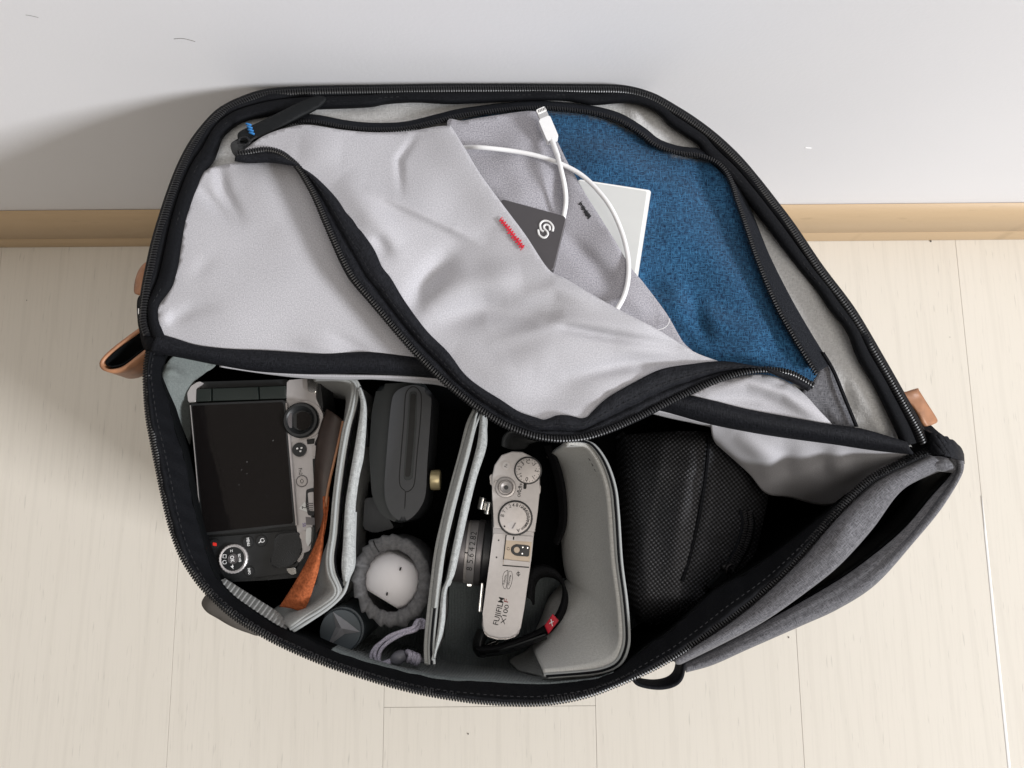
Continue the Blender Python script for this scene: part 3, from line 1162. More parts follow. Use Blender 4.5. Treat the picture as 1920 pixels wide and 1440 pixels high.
sheet('pocket_front', FRONT, zsum(zb, lip_n, .0045, lambda X, Y: .0095 * np.exp(-(seg_dist(X, Y, [(846, 237), (870, 275), (900, 325), (940, 380), (985, 440), (1028, 504), (1060, 522), (1100, 546), (1160, 580), (1200, 600)]) / 60) ** 2),
                                  ridge([(640, 330), (690, 390), (740, 470)], .007, 34),
                                  step([(910, 456), (680, 350)], .0042, 9), ridge([(900, 440), (940, 500), (960, 560)], .004, 40), ridge([(700, 440), (730, 480)], -.004, 14), ridge([(960, 560), (1040, 540), (1100, 560)], .003, 16),
                                  ridge([(778, 256), (748, 300), (752, 362)], -.0026, 7), blob(800, 330, .0035, 60, 80), ridge([(560, 280), (640, 290)], .003, 34),
                                  ridge([(850, 470), (790, 540), (770, 590)], -.0065, 22), ridge([(820, 605), (910, 580), (1020, 596)], -.0055, 24), ridge([(810, 560), (880, 530), (980, 520)], .0055, 28), ridge([(930, 640), (1060, 600), (1180, 620)], .0025, 14), ridge([(850, 660), (920, 690), (1000, 700)], .003, 30),
                                  ridge([(1020, 606), (1130, 628), (1270, 650)], -.0042, 8), ridge([(1060, 590), (1200, 620)], .0015, 18),
                                  ridge([(1070, 705), (1180, 682), (1300, 678)], -.0058, 15), ridge([(960, 680), (1040, 640), (1150, 650)], .003, 40),
                                  blob(1040, 730, -.006, 70, 36), wobble(40, .0010, 31)), 'lining', BP, grid=6, thick=.0009)

LEFTP = [(372, 338), (392, 316), (430, 307), (470, 301), (530, 300), (575, 322), (620, 400), (680, 520), (760, 620), (840, 690), (820, 690), (740, 678), (650, 672), (500, 668), (400, 662), (330, 648),
         (300, 630), (290, 590), (312, 550), (334, 490), (348, 400)]
sheet('flap_panel', LEFTP, zsum(zb, .001, ridge([(408, 305), (420, 360), (450, 410)], -.0045, 11), ridge([(372, 350), (430, 410)], -.0038, 10), ridge([(470, 330), (540, 400), (570, 470)], .003, 40), ridge([(300, 590), (315, 605)], .004, 12),
                               ridge([(305, 610), (360, 580), (400, 575)], -.0022, 12), blob(470, 560, .004, 120, 90), ridge([(500, 310), (600, 450)], -.003, 40),
                               ridge([(620, 630), (690, 660)], -.0025, 9), ridge([(560, 640), (640, 655)], .002, 12), ridge([(360, 520), (400, 480)], -.001, 14), wobble(40, .0008, 41)),
      'lining', BP, grid=8, thick=.0012)

# hinge binding that edges the left panel and runs on to the right
loft('hinge_binding', [[(x, y + 3, .296) for x, y in HT_UP], [(x, y, .3045 + .005 * min(1, max(0, (x - 1150) / 120))) for x, y in HT_UP],
                       [((a[0] + b[0]) / 2, (a[1] + b[1]) / 2, .3065 + .005 * min(1, max(0, (a[0] - 1150) / 120))) for a, b in zip(resample(catmull(HT_UP, 4), 50), resample(catmull(HT_LO, 4), 50))],
                       [(x, y, .302) for x, y in HT_LO], [(x, y + 2, .293) for x, y in HT_LO]],
     'webbing', BP, n=220, sub=3, thick=.001, wav=wobble(22, .0006, 51))
loft('lining_edge', [[(412, 684, .297), (480, 694, .297), (560, 700, .297), (640, 702, .297), (740, 704, .297), (830, 710, .297), (905, 735, .297)],
                     [(420, 686, .286), (500, 698, .286), (570, 706, .286), (640, 709, .286), (700, 708, .286), (770, 714, .286), (840, 724, .286), (905, 768, .286)]],
     'lining', BP, n=80, sub=3)

# upper pocket zipper
up2 = [(x, y) for x, y in UP]
tape_off = []
for i, (x, y) in enumerate(up2):
    if x < 1360:
        tape_off.append(13)
    else:
        tape_off.append(min(30, 13 + (x - 1360) * .17))
ua = np.array(up2, float)
ut = np.gradient(ua, axis=0)
ut /= np.linalg.norm(ut, axis=1)[:, None]
uo = ua + np.stack([ut[:, 1], -ut[:, 0]], -1) * np.array(tape_off)[:, None]
loft('pocket_zipper_tape', [[(x, y, zb1(x, y) + .0045) for x, y in ua], [(x, y, zb1(x, y) + .0005) for x, y in uo], [(x, y, zb1(x, y) - .006) for x, y in uo]],
     'ztape', BP, n=220, sub=3, thick=.0006)
coil('pocket_zipper_teeth', [(x, y, zb1(x, y) + .0050) for x, y in UP], BP, half=.0013, rad=.00055)
# lower pocket zipper on the loose front
la, lb = resample(catmull(LOW, 6), 110), resample(catmull(LOW_T, 6), 110)


def lowrow(t, dz):
    out = []
    for a, b in zip(la, lb):
        x, y = a * (1 - t) + b * t
        out.append((x, y, zb1(x, y) + lipz(x, y) + dz))
    return out


low_tape = loft('front_zipper_tape', [lowrow(-.06, .0015), lowrow(.0, .0045), lowrow(.3, .0055), lowrow(.42, .0040), lowrow(.47, .0065), lowrow(.75, .0085), lowrow(1.0, .0062)],
                'webbing', BP, n=340, sub=3, thick=.0009, wav=wobble(10, .0005, 61))
coil('front_zipper_teeth', lowrow(.06, .0062), BP, half=.0016, rad=.00062)
stitches('front_zipper_stitching', lowrow(.58, .0085), BP, 'black_thread', rad=.00018)

# white cloth, linen gusset and hanging cloth at the right end of the hinge
sheet('side_lining', [(1262, 768), (1290, 745), (1330, 720), (1380, 706), (1430, 702), (1470, 712), (1505, 736), (1535, 768), (1562, 800), (1540, 806), (1480, 794), (1400, 780), (1330, 766)],
      zsum(zb, .006, ridge([(1330, 735), (1400, 715), (1470, 735), (1540, 785)], .006, 14), ridge([(1350, 745), (1430, 750), (1500, 780)], -.003, 12), ridge([(1440, 722), (1474, 722)], -.002, 5)),
      'lining', BP, grid=6)
sheet('linen_gusset', [(1534, 668), (1546, 664), (1562, 696), (1580, 740), (1604, 796), (1580, 806), (1560, 802), (1535, 770), (1506, 738), (1524, 716), (1536, 694)],
      zsum(zb, -.001, ridge([(1530, 760), (1560, 795)], -.003, 10), ridge([(1560, 700), (1600, 790)], -.0025, 4)), 'linen', BP, grid=6)
loft('gusset_seam', [[(1542, 660, zb1(1542, 660) + .002), (1562, 694, zb1(1562, 694) + .002), (1582, 742, zb1(1582, 742) + .003), (1606, 800, zb1(1606, 800) + .003)],
                     [(1546, 660, zb1(1546, 660) + .001), (1566, 694, zb1(1566, 694) + .001), (1586, 742, zb1(1586, 742) + .002), (1610, 800, zb1(1610, 800) + .002)]], 'tape', BP, n=30)
loft('hanging_lining', [[(1332, 788, .298), (1420, 806, .298), (1500, 818, .298), (1560, 826, .298), (1640, 838, .298), (1706, 848, .297)],
                        [(1334, 804, .290), (1400, 830, .285), (1470, 852, .284), (1550, 850, .282), (1630, 860, .284), (1692, 856, .292)],
                        [(1338, 818, .280), (1396, 858, .270), (1470, 884, .262), (1540, 892, .262), (1610, 890, .268), (1670, 872, .285)],
                        [(1345, 830, .270), (1405, 885, .252), (1436, 922, .236), (1480, 930, .228), (1560, 944, .236), (1640, 896, .274)]],
     'lining', BP, n=90, sub=7, wav=zsum(0, ridge([(1380, 810), (1440, 860), (1445, 910)], .006, 18), ridge([(1470, 830), (1480, 900)], -.008, 22), ridge([(1560, 830), (1590, 900)], .005, 20),
                                        ridge([(1540, 850), (1550, 900)], -.005, 16)))
# cloth just under the loose lip, right part
loft('under_lip_lining', [[(1215, 764, .296), (1260, 772, .296), (1300, 784, .296), (1345, 796, .296)], [(1220, 772, .288), (1260, 782, .288), (1300, 790, .288), (1345, 800, .288)]], 'lining', BP, n=24)

# zipper slider and its pull tab
sheet('zipper_pull', [(454, 244), (474, 234), (500, 222), (550, 197), (585, 182), (604, 180), (611, 184), (606, 192), (590, 203), (555, 221), (520, 240), (490, 255), (472, 260), (454, 263), (446, 260), (446, 250)],
      zsum(zb, .010, ridge([(460, 250), (600, 185)], .0012, 8)), 'pull', BP, grid=5, thick=.0022)
for k in range(4):
    x, y = 466 + k * 2.0, 233 + k * 5.5
    tube('pull_stitch', [(x - 4, y - 1, zb1(x, y) + .0118), (x, y, zb1(x, y) + .0126), (x + 5, y + 2, zb1(x, y) + .0118)], .0007, 'blue_thread', BP, .0006, 6)
sl = [(432, 272), (440, 264), (456, 266), (470, 272), (468, 284), (452, 294), (438, 290)]
sheet('zipper_slider', sl, zsum(zb, .008, blob(450, 278, .003, 10)), 'black_plastic', BP, grid=4, base=None, thick=.004)
tube('slider_ring', [(x, y, zb1(x, y) + dz) for x, y, dz in ((446, 270, .011), (450, 260, .0125), (462, 258, .013), (468, 266, .0125), (460, 274, .011))], .0007, 'teeth', BP, .0006, 6)
tube('slider_wire', [(x, y, zb1(x, y) + .0115) for x, y in ((462, 272), (472, 262), (482, 256))], .0006, 'teeth', BP, .0006, 6)

# bartacks
def bartack(name, a, b, dz, mat, width, n, rad):
    a, b = np.array(a, float), np.array(b, float)
    t = (b - a) / np.linalg.norm(b - a)
    s = np.array([-t[1], t[0]])
    pts = []
    for i in range(n):
        c = a + (b - a) * i / (n - 1) + s * width * (1 if i % 2 else -1) * random.uniform(.6, 1.1)
        pts.append((c[0], c[1], zb1(*c) + dz(c) + random.uniform(0, .0004)))
    tube(name, pts, rad, mat, BP, .0005, 5)
    tube(name, [(*(a + (b - a) * k / 3), zb1(*(a + (b - a) * k / 3)) + dz(a + (b - a) * k / 3)) for k in range(4)], rad * 1.3, mat, BP, .0008, 6)


bartack('red_bartack', (938, 410), (981, 465), lambda c: lipz(*c) + .0135, 'red_thread', 6.5, 26, .00026)
bartack('black_bartack', (1088, 380), (1106, 408), lambda c: .0105, 'black_thread', 4.5, 20, .0005)

# grey shell at the lower right: roll of cloth, gap, outer flap
loft('front_panel', [[(1256, 1240, .288), (1340, 1186, .288), (1420, 1124, .288), (1500, 1047, .288), (1572, 966, .288), (1640, 900, .288), (1700, 870, .29), (1742, 856, .292)],
                     [(1262, 1240, .297), (1345, 1190, .299), (1425, 1132, .300), (1508, 1056, .301), (1582, 972, .301), (1650, 908, .300), (1708, 876, .298), (1748, 858, .297)],
                     [(1268, 1242, .297), (1352, 1196, .302), (1440, 1145, .304), (1530, 1075, .305), (1605, 995, .304), (1665, 930, .302), (1716, 886, .299), (1760, 864, .296)],
                     [(1274, 1242, .289), (1352, 1204, .293), (1430, 1162, .296), (1510, 1106, .298), (1572, 1056, .298), (1632, 990, .296), (1690, 915, .294), (1766, 876, .290)],
                     [(1276, 1242, .26), (1350, 1204, .25), (1425, 1160, .24), (1500, 1104, .24), (1560, 1050, .24), (1620, 985, .24), (1684, 915, .25), (1764, 880, .27)]],
     'linen', BP, n=120, sub=5, wav=zsum(wobble(30, .0012, 71), ridge([(1600, 960), (1560, 1050)], .003, 20)))
loft('outer_flap', [
                    [(1282, 1247, .278), (1340, 1220, .278), (1430, 1172, .279), (1540, 1110, .280), (1610, 1064, .282), (1690, 998, .284), (1745, 935, .287), (1788, 888, .291), (1778, 862, .292)],
                    [(1284, 1251, .281), (1345, 1227, .281), (1440, 1180, .282), (1550, 1122, .283), (1625, 1076, .285), (1702, 1008, .286), (1756, 942, .289), (1797, 886, .294), (1786, 854, .296)],
                    [(1285, 1257, .276), (1335, 1243, .276), (1400, 1214, .276), (1500, 1170, .277), (1570, 1138, .278), (1640, 1092, .280), (1712, 1012, .283), (1764, 948, .287), (1801, 884, .290), (1800, 856, .292)],
                    [(1285, 1252, .22), (1330, 1240, .22), (1400, 1205, .22), (1500, 1160, .22), (1570, 1126, .22), (1640, 1080, .22), (1706, 1004, .22), (1754, 940, .22), (1788, 884, .22), (1780, 850, .24)]],
     'linen', BP, n=130, sub=5, wav=wobble(40, .0008, 81))
sheet('flap_corner', [(1718, 868), (1745, 856), (1775, 858), (1796, 870), (1798, 888), (1780, 886), (1755, 884), (1736, 890), (1724, 884)],
      zsum(.296, ridge([(1730, 872), (1745, 884)], -.003, 5), blob(1770, 870, .003, 20)), 'linen', BP, grid=5, edge_drop=.004, edge_w=8)
stitches('outer_flap_stitching', [(1310, 1244, .2785), (1400, 1206, .2792), (1500, 1161, .280), (1570, 1128, .281), (1640, 1083, .283), (1706, 1006, .2855)], BP, 'black_thread', .003, .0016, .0003)
# sides and floor of the gap, black standing in for its shade
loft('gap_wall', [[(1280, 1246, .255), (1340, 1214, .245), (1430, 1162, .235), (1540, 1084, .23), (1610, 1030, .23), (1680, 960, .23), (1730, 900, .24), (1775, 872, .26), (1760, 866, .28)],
                   [(1282, 1246, .2765), (1340, 1219, .2765), (1430, 1171, .2775), (1540, 1109, .2785), (1610, 1063, .2805), (1690, 997, .2825), (1745, 934, .2855), (1788, 887, .2895), (1778, 861, .2905)]], 'black_and_shade', BP, n=90, sub=3)
loft('gap_shade', [[(1276, 1244, .24), (1350, 1206, .23), (1500, 1106, .225), (1600, 1010, .225), (1690, 915, .23), (1764, 880, .25)],
                    [(1282, 1250, .24), (1360, 1216, .23), (1530, 1110, .225), (1630, 1040, .225), (1720, 930, .23), (1780, 886, .25)]], 'black_and_shade', BP, n=60)
# end webbing, leather tabs, loops
wrows = []
for k in range(7):
    t = k / 6
    wrows.append([(1738 + 8 * t, 806 + 44 * t, .299), (1752 + 12 * t, 812 + 40 * t, .306), (1776 + 9 * t, 822 + 38 * t, .305), (1795 + 5 * t, 838 + 26 * t, .297), (1802 + t, 852 + 18 * t, .280)])
loft('end_webbing', wrows, 'webbing', BP, n=40, sub=3, thick=.0016, wav=lambda X, Y: .0003 * np.sin((X * .85 - Y * .5) * 2 * math.pi / 6.5))
sheet('hinge_end', [(1690, 812), (1730, 790), (1760, 810), (1790, 835), (1798, 862), (1770, 872), (1735, 868), (1700, 866)], zsum(.288), 'tape', BP, grid=8, thick=.004)
sheet('leather_tab', [(1690, 738), (1700, 734), (1720, 728), (1724, 733), (1738, 755), (1754, 780), (1758, 790), (1752, 795), (1742, 798), (1735, 796), (1715, 765)],
      zsum(.296, ridge([(1700, 738), (1725, 735)], .0015, 6), lambda X, Y: -.006 * np.clip((X - 1730) / 30, 0, 1)), 'tan', BP, grid=5, thick=.003)
sheet('leather_tab', [(276, 492), (262, 503), (254, 522), (251, 545), (256, 552), (272, 552), (282, 520)], zsum(.285, lambda X, Y: -.004 * np.clip((270 - X) / 20, 0, 1)), 'tan', BP, grid=5, thick=.003)
lug_o = [(272, 614), (245, 633), (215, 656), (197, 673), (192, 683), (198, 690), (212, 692), (232, 686), (256, 668), (276, 652)]
loft('leather_loop', [[(x, y, .290) for x, y in lug_o], drop(lug_o, .290, .266)], 'tan', BP, n=60, sub=3, thick=.0018)
lug_i = [(274, 619), (248, 637), (219, 659), (203, 674), (200, 681), (206, 685), (214, 685), (232, 680), (254, 664), (272, 650)]
loft('loop_inner', [[(x, y, .2895) for x, y in lug_i], drop(lug_i, .2895, .265)], 'black_and_shade', BP, n=60, sub=3, thick=.0008)
sheet('hinge_corner', [(258, 560), (270, 555), (282, 600), (296, 630), (306, 650), (310, 664), (296, 668), (280, 664), (268, 650), (262, 625), (257, 590)],
      zsum(.301, blob(285, 640, .004, 22)), 'tape', BP, grid=6, edge_drop=.004, edge_w=8, thick=.003)
_bl = [(1196, 1262), (1192, 1276), (1206, 1284), (1236, 1288), (1262, 1283), (1276, 1270), (1281, 1246)]
loft('black_loop', [[(x, y, .285) for x, y in _bl], drop(_bl, .285, .266)], 'webbing', BP, n=50, sub=3, thick=.0016)
sheet('base_pad', [(392, 1112), (381, 1122), (378, 1134), (388, 1148), (408, 1160), (432, 1174), (462, 1186), (486, 1190), (470, 1150), (420, 1110)],
      zsum(.262, lambda X, Y: -.0001 * (1150 - Y)), 'grey_pad', BP, grid=8, edge_drop=.004, edge_w=6, thick=.004)
# F. on the black label at the hinge corner
fr = Frame('_lab', 'x', 'x', (261, 583), (271, 583), .3035)
for s_, x_, y_, sz in (('F', 261.5, 584, 11), ('.', 263, 576, 9)):
    o = fr.text('label_print', s_, x_, y_, sz, .0002, 'white_ink', ang=5, bold=.02)
    mw = fr.M.copy()
    o.parent = BP
    o.matrix_parent_inverse = Matrix.Translation(bp_loc).inverted()
    o.data.transform(mw)
D.objects.remove(fr.root)

# ================================================================== dividers
def divider(name, label, faces, band, piping, extra=()):
    a = faces[0][1][0][0]
    loc = P(a[0], a[1], BOT_Z)
    t = thing(name, label, 'divider', loc, 'padded dividers')
    for nm, rows, mat, th in faces:
        loft(nm, rows, mat, t, n=90, sub=4, thick=th, wav=wobble(40, .0005, len(rows)))
    for nm, rows, mat, th in band:
        loft(nm, rows, mat, t, n=90, sub=4, thick=th, wav=wobble(30, .0004, 7))
    for path, r, mat in piping:
        tube('edge_piping', path, r, mat, t, .002, 8)
    return t


def zz(path, z):
    return [(x, y, z) for x, y in path]


d1_l = [(588, 699), (630, 704), (658, 712), (667, 726), (661, 765), (650, 805), (640, 862), (631, 930), (625, 1000), (619, 1045), (622, 1075), (634, 1104), (628, 1122), (600, 1144), (570, 1162), (544, 1180)]
d1_lb = [(596, 720), (628, 726), (648, 735), (655, 750), (652, 790), (645, 830), (640, 880), (634, 940), (628, 1000), (612, 1040), (602, 1066), (598, 1088), (586, 1104), (560, 1124), (536, 1136), (516, 1148)]
d1_r = [(664, 712), (676, 722), (680, 745), (686, 768), (682, 850), (672, 900), (666, 960), (664, 1020), (663, 1060), (654, 1082), (644, 1112), (618, 1138), (580, 1164), (550, 1183)]
d1_rb = [(x - 7, y - 1) for x, y in d1_r]
_unused1 = [(672, 722), (690, 740), (700, 770), (702, 800), (700, 860), (692, 910), (688, 960), (686, 1020), (680, 1070), (672, 1096), (655, 1120), (626, 1142), (590, 1164), (560, 1180)]
divider('padded_divider', 'grey padded divider between the black-backed camera and the dark slotted device', [
    ('left_leaf', [zz(d1_l, .279), zz(d1_lb, .235), drop(d1_lb, .235, .172)], 'divider', .0022)], [
    ('right_leaf', [zz(d1_r, .278), zz(d1_rb, .235), drop(d1_rb, .235, .172)], 'divider', .0022),
    ('top_band', [zz([(669, 728), (676, 760), (668, 820), (656, 890), (647, 950), (643, 1020), (640, 1060), (643, 1088)], .2825),
                  zz([(676, 726), (683, 762), (676, 830), (664, 890), (655, 950), (652, 1020), (650, 1060), (648, 1090)], .2835),
                  zz([(681, 735), (688, 770), (683, 850), (674, 895), (667, 950), (665, 1020), (664, 1058), (652, 1090)], .281)], 'divider_band', .0012)], [
    (zz(d1_l, .2795), .0009, 'divider_band'), (zz([(x + 5, y - 2) for x, y in d1_l[2:]], .2785), .0010, 'divider'), (zz(d1_r[6:], .2790), .0010, 'divider_band'),
    (zz([(x + 10, y - 1) for x, y in d1_l[3:12]], .2790), .0007, 'tape')])

d2_l = [(893, 770), (880, 798), (867, 850), (852, 905), (838, 960), (822, 1030), (813, 1100), (806, 1160), (802, 1210), (803, 1243)]
d2_lb = [(905, 780), (893, 810), (880, 860), (866, 910), (852, 965), (838, 1030), (828, 1095), (822, 1150), (818, 1195), (818, 1225)]
d2_r = [(903, 768), (914, 786), (909, 832), (893, 895), (877, 960), (862, 1030), (850, 1078), (845, 1096), (836, 1110), (833, 1175), (822, 1212), (806, 1246)]
d2_rb = [(x - 8, y - 1) for x, y in d2_r]
_unused2 = [(912, 780), (926, 800), (924, 840), (908, 900), (894, 960), (880, 1028), (866, 1072), (860, 1090), (850, 1105), (846, 1165), (836, 1200), (820, 1228)]
divider('padded_divider', 'grey padded divider standing left of the silver retro camera', [
    ('left_leaf', [zz(d2_l, .279), zz(d2_lb, .235), drop(d2_lb, .235, .172)], 'divider', .0022)], [
    ('right_leaf', [zz(d2_r, .278), zz(d2_rb, .235), drop(d2_rb, .235, .172)], 'divider', .0022),
    ('left_band', [zz([(884, 786), (870, 830), (856, 880), (841, 935), (826, 1000), (815, 1070), (808, 1140)], .2795), zz([(892, 776), (880, 826), (866, 880), (851, 935), (835, 1000), (823, 1070), (815, 1140)], .2835),
                   zz([(898, 772), (887, 826), (872, 880), (857, 935), (841, 1000), (829, 1070), (820, 1140)], .281)], 'divider', .001),
    ('top_band', [zz([(901, 776), (895, 830), (880, 890), (864, 955), (848, 1030), (837, 1085), (828, 1110), (822, 1170), (812, 1235)], .2825),
                  zz([(906, 774), (903, 832), (886, 893), (870, 958), (855, 1030), (843, 1082), (834, 1108), (827, 1172), (813, 1236)], .2835),
                  zz([(911, 782), (913, 834), (894, 896), (878, 961), (863, 1030), (852, 1078), (838, 1108), (833, 1175), (812, 1240)], .281)], 'divider_band', .0012)], [
    (zz([(x + 7, y + 2) for x, y in d2_l], .2810), .0009, 'tape'), (zz([(x + 3, y + 1) for x, y in d2_l], .2800), .0009, 'divider_band'), (zz([(x + 11, y + 2) for x, y in d2_l], .2812), .0008, 'divider_band')])

d3_t = [(1062, 824), (1092, 826), (1110, 836), (1130, 866), (1145, 910), (1151, 960), (1157, 1050), (1166, 1120), (1171, 1180), (1169, 1212), (1156, 1240), (1130, 1254), (1095, 1260), (1020, 1266)]
d3_m = [(1052, 834), (1074, 842), (1094, 858), (1110, 890), (1122, 930), (1128, 975), (1136, 1050), (1144, 1110), (1148, 1158), (1142, 1180), (1118, 1196), (1090, 1210), (1064, 1226), (1014, 1250)]
d3_b = [(1034, 846), (1044, 856), (1054, 876), (1060, 910), (1064, 950), (1066, 990), (1070, 1050), (1076, 1084), (1080, 1094), (1074, 1102), (1056, 1120), (1040, 1140), (1028, 1170), (1006, 1218)]
DV3 = divider('padded_divider', 'tall grey divider with stitched edge between silver camera and black mesh pouch', [
    ('inner_face', [zz(d3_t, .281), zz(d3_m, .255), zz(d3_b, .206), drop(d3_b, .206, .172)], 'divider_lit', .003)], [
    ('outer_face', [zz([(x + 9, y + 2) for x, y in d3_t], .279), drop([(x + 8, y + 1) for x, y in d3_t], .279, .25), drop([(x + 6, y) for x, y in d3_t], .279, .172)], 'divider', .003),
    ('top_band', [zz(d3_t, .2815), zz([(x + 4.5, y + 2) for x, y in d3_t], .2825), zz([(x + 9, y + 3) for x, y in d3_t], .2805)], 'divider_band', .001),
    ('bottom_tab', [[(966, 1236, .196), (990, 1222, .199), (1012, 1200, .204)], [(958, 1244, .197), (985, 1246, .206), (1014, 1240, .216)], [(975, 1260, .21), (1000, 1266, .222), (1022, 1272, .234)]], 'divider', .002),
    ('bottom_fold', [[(1020, 1262, .262), (1060, 1260, .268), (1110, 1256, .275), (1150, 1246, .279)], [(1018, 1270, .258), (1060, 1272, .266), (1110, 1266, .274), (1156, 1250, .279)]], 'divider', .0016)], [
    (zz(d3_t, .2822), .0009, 'divider_band'), (zz([(x + 4, y + 2) for x, y in d3_t], .2832), .0007, 'tape'), (zz([(x + 8, y + 3) for x, y in d3_t], .2818), .0010, 'divider_band'),
    ])

stitches('stitching', zz([(x + 10, y + 1) for x, y in d3_m[2:10]], .2718), DV3, 'black_thread', .0026, .0012, .00022)

# ================================================================== black mesh pouch in the right compartment
pouch_loc = P(1290, 1000, BOT_Z)
PO = thing('mesh_pouch', 'black mesh textured zip pouch in the right compartment of the bag', 'pouch', pouch_loc)


SEAM = [(1332, 815), (1322, 900), (1309, 970), (1293, 1040), (1277, 1095), (1270, 1150)]


def pouch_z(X, Y):
    sx_ = np.interp(Y, [p[1] for p in SEAM], [p[0] for p in SEAM])
    u = X - sx_
    z = .264 - np.where(u < 0, .00012 * np.minimum(-u, 90) + .00042 * np.clip(-u - 90, 0, 200), .00044 * u)
    z = z - .030 * np.clip((Y - 1120) / 50, 0, 1) ** 1.3 - .008 * np.clip((880 - Y) / 70, 0, 1)
    return z


sheet('pouch_body', [(1172, 824), (1178, 815), (1290, 808), (1348, 818), (1400, 862), (1440, 922), (1440, 935), (1424, 1010), (1406, 1062), (1376, 1104), (1338, 1154), (1326, 1160), (1240, 1172), (1210, 1168), (1200, 1150), (1186, 1000)],
      zsum(pouch_z, ridge([(1300, 850), (1278, 960), (1258, 1100)], .005, 20), ridge([(1324, 880), (1310, 970), (1285, 1070)], .0025, 6), ridge([(1335, 840), (1322, 960), (1296, 1080)], -.003, 9),
           crease([(1312, 945), (1360, 952), (1412, 968)], -.0025, 5), ridge([(1340, 1000), (1360, 1050)], -.004, 16), ridge([(1230, 900), (1220, 1010)], -.003, 18), wobble(26, .0014, 91)),
      'mesh', PO, grid=6, base=BOT_Z + .002, edge_drop=.006, edge_w=10)
seam = [(1328, 824), (1321, 900), (1309, 970), (1293, 1040), (1278, 1090)]


def pz(x, y, d=0):
    return float(pouch_z(np.array([float(x)]), np.array([float(y)]))[0]) + d


tube('pouch_seam', [(x + 1, y, pz(x, y, .0022)) for x, y in seam], .0011, 'tape', PO, .002, 6)
ppath = [(1399, 958), (1402, 985), (1394, 1018), (1380, 1046), (1366, 1066)]
loft('pouch_zipper_tape', [[(x - 12, y, pz(x - 12, y, .001)) for x, y in ppath], [(x, y, pz(x, y, .0028)) for x, y in ppath], [(x + 14, y + 3, pz(x + 14, y + 3, .001)) for x, y in ppath]], 'ztape', PO, n=40)
coil('pouch_zipper_teeth', [(x - 4, y, pz(x, y, .0042)) for x, y in ppath], PO, half=.0013, rad=.00055, mat='coil_grey')
coil('pouch_zipper_teeth', [(x + 6, y + 1, pz(x, y, .0042)) for x, y in ppath], PO, half=.0013, rad=.00055, mat='coil_grey')
sheet('pouch_slider', [(1358, 1064), (1366, 1056), (1376, 1060), (1374, 1070), (1362, 1078)], zsum(pouch_z, .006), 'lens_black', PO, grid=4, thick=.003)
tube('slider_ring', [(1362, 1074, pz(1362, 1074, .008)), (1364, 1062, pz(1364, 1062, .009)), (1374, 1058, pz(1374, 1058, .009)), (1376, 1066, pz(1376, 1066, .008))], .0005, 'dark_metal', PO, .0006, 6)
sheet('pouch_pull', [(1356, 1072), (1366, 1080), (1350, 1098), (1340, 1108), (1330, 1104), (1328, 1096), (1340, 1086)], zsum(pouch_z, .007), 'pull', PO, grid=4, thick=.0015)

# ================================================================== camera with the flip screen
C1 = Frame('flip_screen_camera', 'silver and black camera lying screen up at the left end of the bag', 'camera', (357, 757), (535, 745), .258)
black_out = [(356, 724), (540, 713), (600, 712), (606, 760), (598, 850), (598, 950), (592, 1040), (572, 1082), (500, 1088), (416, 1092), (398, 1060), (380, 960), (366, 860), (356, 780)]
C1.prism('body', quad_round(black_out, 8), -.038, -.0042, 'black_leather', .002)
C1.cyl('lens', 470, 880, 92, -.091, -.0382, 'lens_black', .001)
C1.prism('top_plate', quad_round([(538, 713), (594, 708), (592, 746), (604, 772), (604, 800), (590, 830), (592, 912), (584, 918), (580, 950), (586, 985), (582, 1032), (562, 1040), (556, 985), (549, 900), (541, 800), (537, 752)], 4), -.02, -.0012, 'silver', .0008)
C1.prism('corner_block', quad_round([(576, 709), (594, 709), (593, 737), (577, 734)], 4), -.003, .0016, 'chrome', .0006)
scr = C1.prism('screen', quad_round([(357, 757), (534, 750), (554, 985), (379, 1004)], 3), -.004, .0022, 'black_plastic', .0006)
C1.prism('screen_glass', quad_round([(360, 761), (531, 754), (550, 981), (383, 999)], 4), .0018, .0026, 'screen', .0002, parent=scr)
C1.tube('screen_trim', [(357, 760, .002), (368, 880, .002), (378, 1000, .002)], .0004, 'silver2', scr, 6)
C1.tube('screen_trim', [(537, 756, .0012), (546, 870, .0012), (556, 985, .0012)], .0008, 'silver2', scr, 6)
for x, y, r in ((512, 826, .00022), (463, 866, .0002), (453, 881, .00018), (463, 888, .00016), (448, 909, .00016), (430, 800, .00014), (500, 930, .00014), (410, 850, .00013)):
    C1.prism('dust_speck', circ(x, y, .6 * r / C1.s, n=7), .0026, .00275, 'white_ink', 0, parent=scr)
C1.prism('hinge_bar', [(368, 729), (396, 728), (396, 752), (367, 754)], -.006, .0008, 'dark_green', .0006)
C1.prism('hinge_bar', [(398, 728), (483, 725), (485, 749), (398, 752)], -.006, .0012, 'dark_green', .0006)
C1.prism('hinge_bar', [(485.5, 725), (534, 723), (536, 747), (487, 749)], -.006, .0008, 'dark_green', .0006)
C1.prism('top_edge', quad_round([(372, 716), (540, 711), (538, 723), (366, 728)], 3), -.03, -.0035, 'black_plastic', .001)
C1.prism('corner_cap', quad_round([(351, 737), (358, 724), (372, 715), (378, 716), (368, 728), (367, 754), (353, 755)], 3), -.012, .0006, 'silver', .001)
